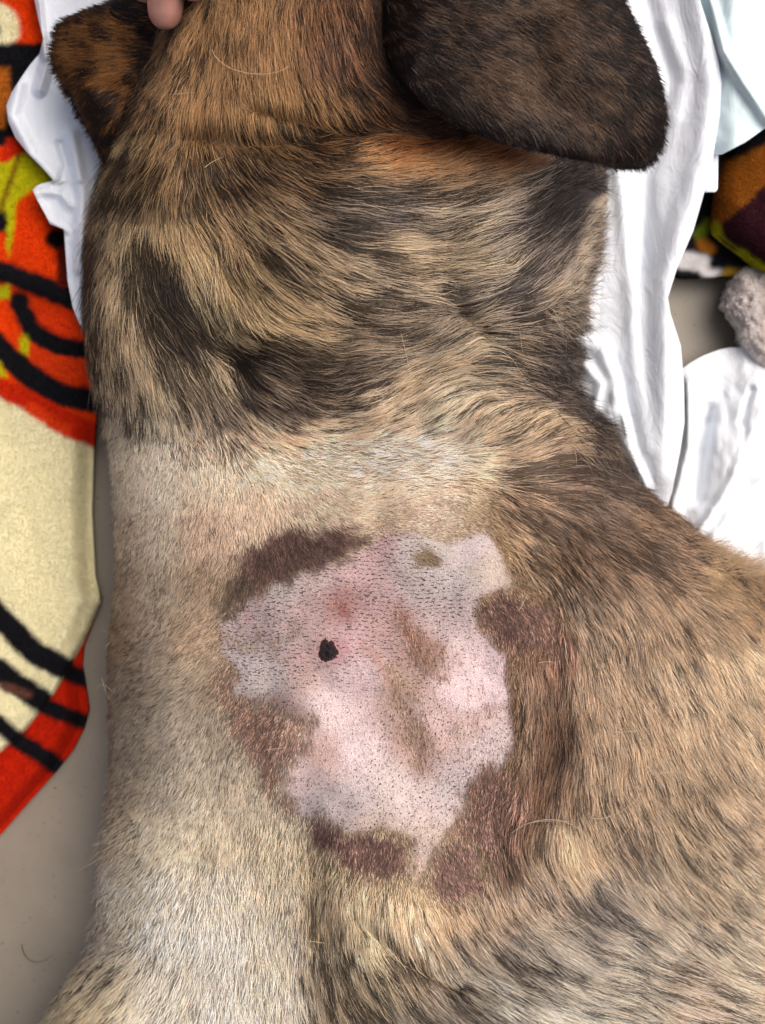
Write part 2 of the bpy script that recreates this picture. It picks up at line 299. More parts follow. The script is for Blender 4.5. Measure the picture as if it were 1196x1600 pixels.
def stroke(pts, hw, soft=.6, warp=True):
    x, y = (WX, WY) if warp else (GX, GY)
    xs = [p[0] for p in pts]; ys_ = [p[1] for p in pts]; m = hw * (1 + soft) + 45
    i0 = max(0, int((min(xs) - m - RX0) / RS)); i1 = int((max(xs) + m - RX0) / RS) + 1
    j0 = max(0, int((min(ys_) - m - RY0) / RS)); j1 = int((max(ys_) + m - RY0) / RS) + 1
    r = np.zeros(GX.shape); r[j0:j1, i0:i1] = 1 - ss(hw * (1 - soft), hw * (1 + soft), segdist(x[j0:j1, i0:i1], y[j0:j1, i0:i1], pts)); return r
DS = [([(245, 390), (270, 490), (340, 545), (415, 575)], 27, .97), ([(880, 275), (850, 330)], 30, .99), ([(480, 285), (560, 292), (640, 308)], 12, .92), ([(790, 410), (745, 470), (690, 488)], 14, .9), ([(420, 250), (340, 245)], 12, .8), ([(520, 320), (600, 330)], 8, .85), ([(330, 360), (400, 420)], 8, .85), ([(460, 350), (540, 375), (620, 385)], 7, .85), ([(200, 380), (215, 460)], 8, .7), ([(238, 375), (258, 470), (320, 528), (410, 560)], 30, .98), ([(310, 350), (345, 410), (372, 455)], 16, .9), ([(395, 375), (440, 420), (520, 452), (620, 474)], 14, .85), ([(440, 395), (500, 425), (600, 440)], 9, .75),
      ([(350, 570), (400, 618), (470, 622), (545, 590)], 36, .74), ([(600, -60), (608, 90), (650, 180), (700, 215)], 34, .85), ([(450, 288), (540, 300), (620, 305), (700, 325)], 20, .85), ([(395, 325), (460, 345), (530, 350)], 11, .8), ([(285, 222), (380, 226), (450, 236), (520, 232)], 12, .85), ([(430, 180), (500, 200), (570, 208)], 7, .95),  # strokes along the head crease paint its shade as dark hairs
      ([(870, 262), (850, 300), (800, 360), (830, 400)], 34, .95), ([(900, 280), (925, 288)], 14, .95), ([(815, 400), (770, 470)], 24, .85), ([(770, 478), (700, 492)], 12, .85), ([(500, 490), (600, 520), (680, 520)], 20, .6), ([(480, 500), (560, 500)], 8, .8),
      ([(880, 555), (800, 585), (880, 612), (925, 648)], 22, .85), ([(760, 555), (860, 535)], 20, .7), ([(800, 745), (900, 722), (950, 728)], 18, .88), ([(800, 770), (900, 815), (1000, 860)], 22, .75), ([(850, 800), (950, 850)], 14, .7), ([(1000, 800), (1060, 850), (1090, 890)], 16, .6), ([(830, 850), (880, 905), (930, 960)], 16, .5),
      ([(868, 1040), (878, 1150), (850, 1240)], 22, .5), ([(820, 1080), (825, 1180)], 12, .5), ([(905, 1390), (960, 1405)], 18, .65), ([(482, 1400), (500, 1490), (560, 1560), (620, 1600)], 9, .85), ([(560, 1466), (630, 1500), (700, 1530), (790, 1540)], 8, .9), ([(700, 1450), (790, 1480), (890, 1500)], 14, .6), ([(840, 1370), (930, 1420), (1000, 1430)], 13, .65),
      ([(840, 1560), (860, 1600)], 12, .7), ([(150, 340), (142, 450), (150, 560), (205, 648)], 15, .85), ([(190, 380), (200, 500)], 6, .7), ([(236, 540), (262, 600), (300, 640)], 8, .75), ([(210, 600), (230, 655)], 9, .75), ([(170, 285), (240, 290), (340, 250)], 18, .75), ([(225, 120), (195, 200), (165, 280)], 14, .75),
      ([(560, 1000), (600, 1000)], .01, 0), ([(950, 1360), (1020, 1400)], 9, .6), ([(980, 1100), (1010, 1200)], 8, .5), ([(1080, 1180), (1120, 1250)], 10, .5), ([(690, 350), (620, 400)], 7, .6), ([(580, 350), (660, 370), (740, 380)], 7, .7), ([(520, 380), (640, 420), (720, 440)], 6, .75), ([(300, 20), (310, 100)], 7, .55), ([(500, 40), (520, 130), (560, 190)], 8, .6)]
for pts, hw, t in DS:
    m = stroke(pts, hw); DK = DK * (1 - m) + t * m
# tan streaks the other way
for pts, hw, t, c in [([(270, 330), (330, 400), (390, 470), (460, 510)], 12, .15, 'b89c70'), ([(200, 400), (205, 520), (250, 600)], 10, .12, 'c0a680'), ([(560, 360), (660, 410), (760, 430)], 9, .12, 'c4a878'), ([(540, 250), (640, 262), (760, 262)], 12, .15, 'b48450'), ([(620, 330), (740, 350)], 9, .15, 'c0a888'),
                      ([(600, 230), (700, 238), (780, 248)], 12, .25, '965a2a'), ([(870, 470), (900, 400), (925, 340)], 12, .25, 'b8a282'), ([(470, 420), (580, 445)], 6, .15, 'c0a478'), ([(600, 620), (660, 590), (720, 560)], 14, .2, 'b89c70'), ([(300, 520), (340, 600), (420, 660)], 7, .2, 'c0a884'),
                      ([(640, 1460), (700, 1510), (800, 1530)], 5, .1, 'd0c4ac'), ([(560, 1400), (570, 1480)], 14, .15, 'ccb48a'), ([(880, 1290), (900, 1350)], 18, .12, 'c8a878'), ([(760, 1560), (900, 1575)], 10, .15, 'ccc0a8'), ([(190, 220), (230, 200)], 8, .2, 'b09868')]:
    m = stroke(pts, hw); DK = DK * (1 - m) + t * m; COLL = COLL * (1 - m[..., None] * .8) + lin(c) * m[..., None] * .8
print('coat fields', time.time() - T0)

lum_ = (COLL @ np.array([.3, .59, .11]))[..., None]; COLL = lum_ + (COLL - lum_) * (np.interp(GY, [0, 220, 560, 700], [.92, .9, .84, .76]) * (1 - .12 * ss(650, 900, GX) * ss(700, 850, GY)))[..., None] * np.array([1., 1., 1.]); cb_ = np.exp(-((GX - 540) / 250) ** 2 - ((GY - 715) / 65) ** 2); COLL *= 1 + cb_[..., None] * np.array([.34, .25, .26]); DK = DK * (1 - .4 * cb_)
# streak noise drawn out along the lie of the coat
def lic(nz, steps, h):
    acc = nz.copy(); n = 1
    for sgn in (1, -1):
        x, y = GX.copy(), GY.copy()
        for i in range(steps):
            d = sampn(DIR, x, y); x = x + sgn * d[..., 0] * h; y = y + sgn * d[..., 1] * h
            acc += sampn(nz, x, y); n += 1
    return acc / n
def rank01(a):
    m, s_ = a.mean(), a.std(); z = (a - m) / s_
    return 1 / (1 + np.exp(-1.7 * z))
n1 = vnoise(GX / 3.2, GY / 3.2); n2 = vnoise(GX / 8 + 50, GY / 8)
STK = rank01(.65 * rank01(lic(n1, 10, 3.2)) + .35 * rank01(lic(n2, 9, 5.)))

SHO = ss(690, 800, GY - .25 * np.minimum(0, GX - 800) * 0) * ss(740, 830, GX + .25 * (GY - 900))
DK = DK * (1 - .22 * SHO * ss(900, 1000, GY + .4 * (GX - 900)) ) - .02 * (GY > 700)
DK = np.where((GX < 470) & (GY > 700), DK * .8, DK)
m = stroke([(560, 236), (640, 232), (730, 246), (790, 262)], 16, .8); COLL = COLL * (1 - m[..., None] * .7) + lin('8a5020') * m[..., None] * .7
BRZ = stroke([(848, 960), (868, 1050), (866, 1150), (830, 1260), (790, 1340)], 30, .7); COLL = COLL * (1 - BRZ[..., None] * .75) + lin('6a4e3c') * BRZ[..., None] * .75
nk = ss(420, 560, GX) * ss(250, 330, GY) * (1 - ss(560, 680, GY)); lum_ = (COLL @ np.array([.3, .59, .11]))[..., None]
COLL = COLL + (lum_ - COLL) * (.22 * nk)[..., None]; COLL *= (1 - .08 * nk)[..., None]; DK = DK + (.44 - DK) * .35 * nk * (DK < .6)
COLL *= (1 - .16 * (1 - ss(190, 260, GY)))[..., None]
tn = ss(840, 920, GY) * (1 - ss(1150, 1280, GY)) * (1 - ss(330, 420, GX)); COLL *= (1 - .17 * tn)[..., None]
ll = ss(1240, 1340, GY) * (1 - ss(420, 500, GX)); COLL *= 1 - ll[..., None] * np.array([0., .02, .08])
bt = ss(1400, 1480, GY) * ss(480, 560, GX); DK = DK + .09 * bt
COLL *= (1 + (fbm(GX / 70 + 5, GY / 70, 3) - .5) * .12)[..., None]
# clipped areas around the bald patch
PATCH = [(344, 962), (395, 930), (440, 905), (560, 862), (600, 838), (640, 832), (700, 850), (758, 828), (788, 880), (800, 918), (752, 930), (746, 980), (788, 1022), (796, 1080), (800, 1165), (785, 1200), (735, 1235), (728, 1270), (696, 1300), (672, 1345), (652, 1376), (636, 1368), (648, 1312), (600, 1290), (560, 1304), (500, 1290), (452, 1262), (440, 1225), (462, 1180), (484, 1130), (430, 1105), (362, 1085), (372, 1050), (350, 1020)]
PATCH2 = [(560, 855), (600, 815), (620, 790), (760, 778), (765, 830), (790, 880), (700, 880)]
SDW = sdpoly(up(CX) if False else GX, GY, PATCH) if False else None
def sdraster(P, warp=10):
    xs = [p[0] for p in P]; ys_ = [p[1] for p in P]; m = 120
    i0 = int((min(xs) - m - RX0) / RS); i1 = int((max(xs) + m - RX0) / RS); j0 = int((min(ys_) - m - RY0) / RS); j1 = int((max(ys_) + m - RY0) / RS)
    r = np.full(GX.shape, -120.); x = GX[j0:j1, i0:i1]; y = GY[j0:j1, i0:i1]
    x = x + (fbm(x / 16, y / 16, 3) - .5) * warp * 2; y = y + (fbm(x / 16 + 31, y / 16 + 7, 3) - .5) * warp * 2
    r[j0:j1, i0:i1] = np.maximum(-120, sdpoly(x, y, P)); return r
SDP = sdraster(PATCH, 5)
BALD = ss(-7, 7, SDP + (STK - .5) * 5)
OUTER = [(350, 960), (352, 900), (380, 850), (430, 828), (570, 826), (600, 800), (640, 780), (760, 775), (775, 830), (810, 900), (880, 950), (870, 1010), (812, 1040), (812, 1200), (800, 1260), (770, 1340), (745, 1400), (700, 1412), (650, 1400), (600, 1380), (540, 1350), (490, 1320), (455, 1290), (400, 1210), (355, 1130), (340, 1040)]
SDO = sdraster(OUTER, 6)
CLIP = ss(-16, 8, SDO)
LEN = LEN * (1 - CLIP) + 2.6 * CLIP
# inside the clipped ring: brown short stubble patches
BROWNP = [([(352, 935), (358, 905), (385, 865), (420, 838), (480, 828), (545, 828), (572, 845), (555, 860), (500, 882), (440, 908), (400, 926), (372, 946)], 13, '5a4138', .62, 1), ([(345, 950), (352, 920), (375, 900), (400, 905), (380, 935), (355, 962)], 12, '5c4c3c', .7, 1),
         ([(748, 940), (775, 925), (815, 928), (850, 950), (885, 985), (880, 1020), (830, 1015), (795, 1010), (760, 985), (750, 965)], 15, '6c5046', .5, .95), ([(850, 965), (885, 985), (900, 1030), (870, 1040), (850, 1010)], 18, '80604e', .4, .8),
         ([(345, 1040), (362, 1052), (372, 1085), (430, 1105), (484, 1128), (478, 1160), (448, 1190), (440, 1230), (452, 1262), (440, 1268), (405, 1215), (365, 1140), (345, 1085)], 18, '76594b', .5, .9), ([(352, 990), (375, 985), (430, 985), (470, 975), (440, 1000), (390, 1010), (360, 1020)], 18, '8c7466', .2, .4), ([(440, 1125), (484, 1128), (480, 1160), (455, 1185)], 18, 'a08070', .3, .7),
         ([(488, 1282), (520, 1275), (545, 1300), (600, 1300), (645, 1310), (640, 1360), (600, 1378), (545, 1352), (500, 1322)], 15, '6e5048', .5, .95), ([(672, 1345), (700, 1310), (740, 1330), (760, 1400), (700, 1412), (668, 1385)], 16, '70544a', .48, .92), ([(735, 1250), (760, 1205), (800, 1195), (820, 1240), (800, 1330), (750, 1340), (715, 1310)], 22, '7c5c50', .48, .9),
         ([(625, 1090), (650, 1100), (675, 1150), (672, 1200), (650, 1195), (635, 1140)], 18, 'a88c78', .3, .42), ([(622, 960), (645, 965), (665, 1000), (700, 1030), (690, 1055), (650, 1040), (635, 1000)], 18, 'a67e6c', .3, .5), ([(596, 1035), (610, 1040), (640, 1110), (625, 1115), (605, 1070)], 12, 'b8967c', .2, .4), ([(648, 862), (668, 856), (684, 866), (672, 882), (654, 880)], 8, '7a6446', .5, .85), ([(700, 1130), (745, 1112), (795, 1098), (790, 1108), (745, 1124), (705, 1145)], 10, 'b89890', .2, .3)]
BRM = np.zeros(GX.shape); SK = idw(cpts, colL * .62, 40, 2.2)
PINK = [(345, 960, 'b4a4a2'), (400, 960, 'b8a2a4'), (440, 920, 'bab0ac'), (500, 900, 'bfa9a8'), (560, 880, 'c4a2a4'), (600, 850, 'c29ea0'), (640, 860, 'bdb4b0'), (680, 870, 'c0b8b4'), (740, 850, 'cbbfc2'), (770, 890, 'cabcae'), (700, 910, 'c4bcbc'), (640, 930, 'b8acac'), (600, 940, 'bc9a9c'), (530, 945, 'a87874'), (480, 960, 'bca09e'), (420, 1000, 'b4a2a4'), (370, 1040, 'bab2b2'), (420, 1060, 'beb6b4'), (470, 1040, 'c4a4a0'), (550, 1000, 'cca8ac'), (600, 1000, 'bc9a96'), (560, 1060, 'd2b8bc'), (520, 1110, 'dcc8ca'), (500, 1180, 'd8b4a8'), (480, 1210, 'dcc4c2'), (560, 1180, 'e0ccd0'), (560, 1250, 'd0c2c2'), (500, 1260, 'ccc0c0'), (620, 1230, 'd2c4c2'), (700, 1230, 'ccbfbf'), (760, 1180, 'd0c0c0'), (720, 1140, 'caaea8'), (680, 1120, 'd2b4b0'), (720, 1080, 'e0c8cc'), (770, 1050, 'e4ccd2'), (720, 1010, 'd8c2c4'), (690, 980, 'c8b4b4'), (620, 960, 'b88e86'), (660, 1010, 'b08678'), (630, 1080, 'bc9c88'), (650, 1150, 'b08c7c'), (660, 1190, 'b89a92'), (660, 1330, 'd0bcb0'), (580, 1290, 'c8b4a8'), (430, 1110, 'a88c84'), (700, 960, 'c4b0b0'), (640, 1370, 'd4bca4')]
SKP = idw([(a, b) for a, b, _ in PINK], [lin(c) for _, _, c in PINK], 14, 2.2)
SKP = (SKP @ np.array([.3, .59, .11]))[..., None] * .25 + SKP * .75
for k_b in range(3):
    SKP[..., k_b] *= 1 + (fbm(GX / 14, GY / 14, 4) - .5) * .22 + (vnoise(GX / 9, GY / 2.6) - .5) * .10
SKIN = SK * (1 - CLIP[..., None]) + (SK * .9 + .0) * CLIP[..., None]
SKIN = SKIN * (1 - BALD[..., None]) + SKP * np.array([.99, .92, .885]) * (1 + .10 * ss(1000, 1150, GY))[..., None] * BALD[..., None]
def dull(c): q = lin(c); return q * .72 + float(q @ np.array([.3, .59, .11])) * .28
def dull(c): q = lin(c) * 1.12; return q * .88 + float(q @ np.array([.3, .59, .11])) * .12
for pts, sf, c, t, am in BROWNP:
    mm = ss(-sf, sf, sdraster(pts, 9 + sf * .5) + (STK - .5) * min(22, sf * .8)) * am
    BRM = np.maximum(BRM, mm)
    SKIN = SKIN * (1 - mm[..., None]) + dull(c) * mm[..., None]
    COLL = COLL * (1 - mm[..., None]) + (dull(c) * 1.2 * (.65 + .7 * STK)[..., None]) * mm[..., None]; DK = DK * (1 - mm) + t * mm
# light stubble elsewhere in ring
RING = CLIP * (1 - BALD) * (1 - BRM)
# red dots and bits on the skin
for pts, hw, c, a in [([(532, 940), (540, 955)], 9, '8e4f4a', .6), ([(598, 850), (615, 840)], 9, 'c08088', .2), ([(388, 968)], 10, 'c08a92', .5), ([(545, 975)], 4, '9a5058', .6), ([(622, 945)], 9, '9a6c6c', .5), ([(628, 970), (645, 1000)], 9, '9c6a58', .7), ([(515, 1017)], 22, 'b06a72', .4), ([(648, 1150), (665, 1200)], 9, 'a07a70', .5), ([(745, 1115), (790, 1095)], 4, 'b08880', .5), ([(560, 1010), (620, 1070)], 5, 'a87060', .35)]:
    m = stroke(pts, hw, .6) * a; SKIN = SKIN * (1 - m[..., None]) + lin(c) * m[..., None]
print('skin fields', time.time() - T0)

print('streaks', time.time() - T0)

# ------------------------------------------------------------------ dog meshes
FG = 1.6       # coat gain
m_skin = tint_mat('dog_skin', .48, .35, 1500, .34, 1.0, 1300, sss=.08)
M = Mat('coat_hair'); at = M.n('ShaderNodeAttribute', _attribute_name='tint'); M.l(at.outputs['Color'], M.b.inputs['Base Color'])
M.b.inputs['Roughness'].default_value = .48; M.b.inputs['Specular IOR Level'].default_value = .28
m_hair = M.m

dog = empty('dog', (0, 0, 0))
tag(dog, 'brindle tan and black dog on its side with a shaved pink patch', 'dog')
def body_und(ys, U, V, Z):
    nb = 14; A = U[:, -1]; B = U[:, 0]; f = np.linspace(0, 1, nb)
    ins = np.minimum(40, (A - B) * .2)
    bu = (A - ins)[:, None] + ((B + ins) - (A - ins))[:, None] * f[None]
    # mid side ring, then flat belly
    zb = np.full(bu.shape, .010)
    s1 = (A + 2)[:, None]; s2 = (B - 2)[:, None]
    s3 = (A - 8)[:, None]; s4 = (B + 8)[:, None]
    bu = np.concatenate([s1, s3, bu, s4, s2], 1); bz = np.concatenate([np.full_like(s1, .038), np.full_like(s1, .022), zb, np.full_like(s1, .022), np.full_like(s1, .038)], 1)
    bv = np.repeat(ys[:, None], bu.shape[1], 1)
    return unproj(bu, bv, bz), bu, bv
Vb, Fb, Cb = rowsurf('body', None, -446, 1946, 4.5, fxl, fxr, lambda u, v: samp(ZD, u, v), 330, 0, cf=lambda u, v: samp(SKIN, u, v), und=body_und, extra='raw')

# ears: own outline, height and coat
class Ear: pass
def make_ear(outline_l, outline_r, y0, y1, zfun, thick, edge_r, colf):
    e = Ear(); e.y0, e.y1 = y0, y1
    a = np.array(outline_l, float); b = np.array(outline_r, float)
    yy = np.arange(y0, y1 + 1, 2.); k = np.hanning(11); k /= k.sum()
    L = np.convolve(np.pad(np.interp(yy, a[:, 0], a[:, 1]), 5, mode='edge'), k, 'valid'); R = np.convolve(np.pad(np.interp(yy, b[:, 0], b[:, 1]), 5, mode='edge'), k, 'valid')
    e.xl = lambda y: np.interp(y, yy, L); e.xr = lambda y: np.interp(y, yy, R)
    P = [(x, y) for x, y in zip(L, yy)][::3] + [(x, y) for x, y in zip(R, yy)][::3][::-1]
    e.P = P
    gx0, gx1 = int(min(L) - 60), int(max(R) + 60); e.gx0, e.gy0 = gx0, int(y0 - 60)
    X, Y = np.meshgrid(np.arange(gx0, gx1, 3.), np.arange(y0 - 60, y1 + 60, 3.))
    sd = sdpoly(X, Y, P); t = np.clip(sd / edge_r, 0, 1); pr = np.sqrt(1 - (1 - t) ** 2)
    z = zfun(X, Y); e.Z = np.where(sd > 0, z - .007 * (1 - pr), z - .007 + np.minimum(sd, 0) * PX * .3); e.sd = sd
    gyy, gxx = np.gradient(e.Z, 3 * PX); nl = np.sqrt(gxx ** 2 + gyy ** 2 + 1); e.N = np.stack([-gxx / nl, gyy / nl, 1 / nl], -1)
    def sp(F, u, v):
        fx = np.clip((u - e.gx0) / 3, 0, F.shape[1] - 1.001); fy = np.clip((v - e.gy0) / 3, 0, F.shape[0] - 1.001)
        xi = fx.astype(int); yi = fy.astype(int); tx = fx - xi; ty = fy - yi
        if F.ndim == 3: tx = tx[..., None]; ty = ty[..., None]
        return (F[yi, xi] * (1 - tx) + F[yi, xi + 1] * tx) * (1 - ty) + (F[yi + 1, xi] * (1 - tx) + F[yi + 1, xi + 1] * tx) * ty
    e.s = sp
    e.V, e.F, e.C = rowsurf('ear', None, y0, y1, 4, e.xl, e.xr, lambda u, v: sp(e.Z, u, v), 90, thick, cf=colf, extra='raw')
    return e
# near ear (lies over the neck, top right)
REL = [(-200, 560), (0, 575), (60, 590), (120, 628), (165, 668), (196, 722), (216, 775), (234, 850), (247, 920), (260, 975)]
RER = [(-200, 925), (-100, 945), (0, 970), (50, 996), (110, 1024), (170, 1036), (215, 1032), (238, 1022), (252, 1008), (260, 996)]
def rz(x, y): return .190 - .00006 * np.maximum(0, x - 760) - .00004 * np.maximum(0, y - 90) + (fbm(x / 90, y / 90, 2) - .5) * .012 - .05 * (1 - ss(560, 680, x + .25 * y)) * .7
ear_r = make_ear(REL, RER, -200, 260, rz, .005, 42, lambda u, v: np.tile(lin('2e221c'), (len(u), 1)))
# far ear (spread on the sheet, top left)
LEL = [(-60, 270), (-20, 225), (0, 190), (20, 130), (34, 102), (50, 92), (80, 88), (110, 92), (150, 114), (200, 140), (240, 160), (275, 176)]
LER = [(-60, 380), (0, 350), (100, 300), (200, 260), (250, 225), (275, 200)]
def lz(x, y): return .092 - .00010 * np.maximum(0, 150 - x) + (fbm(x / 60 + 9, y / 60, 2) - .5) * .016 - .00006 * np.maximum(0, y - 160)
ear_l = make_ear(LEL, LER, -60, 275, lz, .006, 30, lambda u, v: np.tile(lin('3a2a1e'), (len(u), 1)))
o1 = len(Vb); o2 = o1 + len(ear_r.V)
body = mesh_obj('body', np.concatenate([Vb, ear_r.V, ear_l.V]), np.concatenate([Fb, ear_r.F + o1, ear_l.F + o2]), m_skin, dog, np.concatenate([Cb, ear_r.C, ear_l.C]))
print('body', time.time() - T0)

# ------------------------------------------------------------------ coat
DARK = lin('241b19') * .9
def clump_of(u, v, sp, seed):
    r = np.random.default_rng(seed); J = r.random((512, 512, 2)); Rn = r.random((512, 512))
    ci = np.floor(u / sp).astype(int); cj = np.floor(v / sp).astype(int)
    bd = np.full(u.shape, 1e9); bu = u.copy(); bv = v.copy(); br = np.zeros(u.shape)
    for di in (-1, 0, 1):
        for dj in (-1, 0, 1):
            a = (ci + di) & 511; b = (cj + dj) & 511
            x = (ci + di + J[b, a, 0]) * sp; y = (cj + dj + J[b, a, 1]) * sp; d = (x - u) ** 2 + (y - v) ** 2
            m = d < bd; bd = np.where(m, d, bd); bu = np.where(m, x, bu); bv = np.where(m, y, bv); br = np.where(m, Rn[b, a], br)
    return bu, bv, br
def grow(u, v, L, dirf, zf, nf, lift, K, cl, clr, wob=.25):
    """trace hairs over a surface. L in mm. returns world points (n,K,3)"""
    n = len(u); P = np.zeros((n, K, 3)); x, y = u.copy(), v.copy()
    hp = L / (PX * 1000) / (K - 1)
    a0 = rng.normal(0, wob, n); bend = rng.normal(0, wob * .6, n)
    cu, cv, _ = cl
    hmax = L * .001 * lift
    for k in range(K):
        t = k / (K - 1)
        m = clr * t ** 1.3
        xx = x + (cu - u) * m; yy = y + (cv - v) * m
        z = zf(xx, yy); N = nf(xx, yy)
        h = hmax * (1 - (1 - t) ** 1.8)
        P[:, k] = unproj(xx, yy, z) + N * h[:, None] - N * (.0006 if k == 0 else 0)
        if k < K - 1:
            d = dirf(xx, yy); a = a0 + bend * t; c, s_ = np.cos(a), np.sin(a)
            nz_ = np.sqrt(np.clip(N[:, 2], .35, 1))       # foreshortening on the flanks
            x = x + (d[:, 0] * c - d[:, 1] * s_) * hp * nz_; y = y + (d[:, 0] * s_ + d[:, 1] * c) * hp * nz_
    return P
def jit(C, n, a=.16):
    g = np.exp(rng.normal(0, a, n)); wv = 1 + rng.normal(0, .05, (n, 1)) * np.array([[1, 0, -1.2]])
    return np.clip(C * g[:, None] * wv, 0.004, .95)
def roots(n, box, dens):
    u = rng.uniform(box[0], box[1], n); v = rng.uniform(box[2], box[3], n)
    k = rng.random(n) < dens(u, v); return u[k], v[k]
zD = lambda x, y: samp(ZD, x, y); nD = lambda x, y: sampn(NRM, x, y); dD = lambda x, y: sampn(DIR, x, y)
frame = lambda u, v: np.clip(1 - np.maximum(np.maximum(-50 - u, u - 1246), np.maximum(-50 - v, v - 1650)) / 60, .12, 1)
Wn = 1 / np.clip(NRM[..., 2], .33, 1)
def coat(name, N, lo, hi, K, rad, lift, clsp, clr, wob, seed, box=(-240, 1440, -440, 1940), extra=None, wts=(.42, .10, .22, .5), con=.035, FG=1.6):
    def dens(u, v):
        L = sampn(LEN, u, v); d = (L >= lo) & (L < hi) & (sampn(dE, u, v) > 1)
        q = d * frame(u, v) * sampn(Wn, u, v) / 3.0 * (1 - sampn(BALD, u, v))
        return q if extra is None else q * extra(u, v)
    u, v = roots(N, box, dens); n = len(u)
    L = sampn(LEN, u, v) * rng.uniform(.65, 1.15, n)
    cl = clump_of(u, v, clsp, seed); big = clump_of(u, v, clsp * 2.3, seed + 1)
    f = frame(u, v); FG = np.interp(sampn(LEN, u, v), [3, 5, 9, 14], [1.62, 1.72, 1.72, 1.58])[:, None]
    score = wts[0] * cl[2] + wts[1] * big[2] + wts[2] * rng.random(n) + wts[3] * sampn(STK, u, v)
    o = np.argsort(score); rk = np.empty(n); rk[o] = np.arange(n) / n
    D = sampn(DK, u, v)
    s_ = ss(-con, con, D - rk)                       # 0 light .. 1 dark
    s_ = np.clip(s_ + rng.normal(0, .08, n), 0, 1); pal = rng.random(n) < .07; s_ = np.where(pal, s_ * .35, s_)
    cl_ = sampn(COLL, u, v); bw = (ss(640, 760, v) * .22 * (1 - .7 * ss(1380, 1470, v)) + .12)[:, None]; dk_ = DARK[None] * (.7 + 1.2 * bw) + cl_ * bw
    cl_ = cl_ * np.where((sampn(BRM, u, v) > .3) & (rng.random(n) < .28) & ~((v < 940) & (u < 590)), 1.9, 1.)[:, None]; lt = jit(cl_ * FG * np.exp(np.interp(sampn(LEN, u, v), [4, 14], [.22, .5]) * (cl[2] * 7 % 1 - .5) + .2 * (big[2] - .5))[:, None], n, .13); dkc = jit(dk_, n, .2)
    base = lt * (1 - s_[:, None]) + dkc * s_[:, None]
    P = grow(u, v, L, dD, zD, nD, lift * rng.uniform(.5, 1.5, n), K, cl, clr * rng.uniform(.5, 1.2, n), wob)
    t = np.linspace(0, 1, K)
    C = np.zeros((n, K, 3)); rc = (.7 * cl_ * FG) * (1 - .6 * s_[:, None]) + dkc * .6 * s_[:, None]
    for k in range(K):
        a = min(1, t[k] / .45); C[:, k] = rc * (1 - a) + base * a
    # pale tips on some hairs
    pt = rng.random(n) < .10; C[pt, -2:] = C[pt, -2:] * .6 + cl_[pt][:, None] * 1.25 * .4
    R = rad * (rng.uniform(.7, 1.3, n) / np.sqrt(f))[:, None] * (1 - .78 * t ** 1.5)[None]
    return P, R, C
print('growing', time.time() - T0)
parts = [coat('long', 2300000, 9.5, 99, 7, .00014, .17, 7.5, .55, .10, 3),
         coat('mid', 900000, 5.2, 9.5, 5, .00013, .22, 7, .5, .2, 5, wts=(.35, .0, .5, .3), FG=1.85)]
for K_, P, R, C in [(7,) + parts[0], (5,) + parts[1]]:
    print('hairs', len(P), time.time() - T0)
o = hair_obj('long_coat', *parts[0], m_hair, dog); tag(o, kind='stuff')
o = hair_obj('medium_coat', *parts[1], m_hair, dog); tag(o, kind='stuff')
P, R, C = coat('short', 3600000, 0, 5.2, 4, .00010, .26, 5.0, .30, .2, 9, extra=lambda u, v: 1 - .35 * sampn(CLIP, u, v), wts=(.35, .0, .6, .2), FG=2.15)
print('short', len(P)); o = hair_obj('clipped_coat', P, R, C, m_hair, dog); tag(o, kind='stuff')

def rim():
    rows = [(258, 300, -35, 13, 400), (330, 480, -30, 10, 500), (470, 530, 15, 11, 500), (530, 600, 20, 9, 350), (600, 700, 28, 14, 900), (700, 800, 38, 12, 500), (800, 850, 38, 8, 500), (850, 905, -15, 11, 900)]
    U, V, A, L = [], [], [], []
    for y0, y1, a, l_, n in rows:
        y = rng.uniform(y0, y1, n); x = fxr(y) - np.minimum(rng.exponential(16, n), 60)
        U.append(x); V.append(y); A.append(np.radians(a + 10 * np.sin(y / 9.) + rng.normal(0, 13, n))); L.append(l_ * rng.uniform(.5, 1.1, n) * np.where(rng.random(n) < .25, 1.6, 1.1))
    u, v, a, L = map(np.concatenate, (U, V, A, L)); n = len(u); K = 6; P = np.zeros((n, K, 3)); cl = clump_of(u, v, 14, 71)
    lf = rng.uniform(.15, .6, n); bz = rng.normal(.25, .25, n)
    z0 = zD(u, v)
    for k in range(K):
        t = k / (K - 1); m = .55 * t; aa = a + bz * t
        x = u + (cl[0] - u) * m + np.cos(aa) * L / .3 * t; y = v + (cl[1] - v) * m + np.sin(aa) * L / .3 * t
        P[:, k] = unproj(x, y, z0 + .001 * L * lf * (t - .7 * t * t))
    C_ = sampn(COLL, u, v); dk_ = rng.random(n) < np.clip(sampn(DK, u, v) + .05 - .3 * (v > 840), 0, .8)
    c = np.where(dk_[:, None], DARK * 1.0, jit(C_ * FG * .8, n)); return P, np.full((n, 1), .00011) * np.array([[1, 1, .9, .7, .5, .2]]), np.repeat(c[:, None], K, 1)
tag(hair_obj('edge_tufts', *rim(), m_hair, dog), kind='stuff')

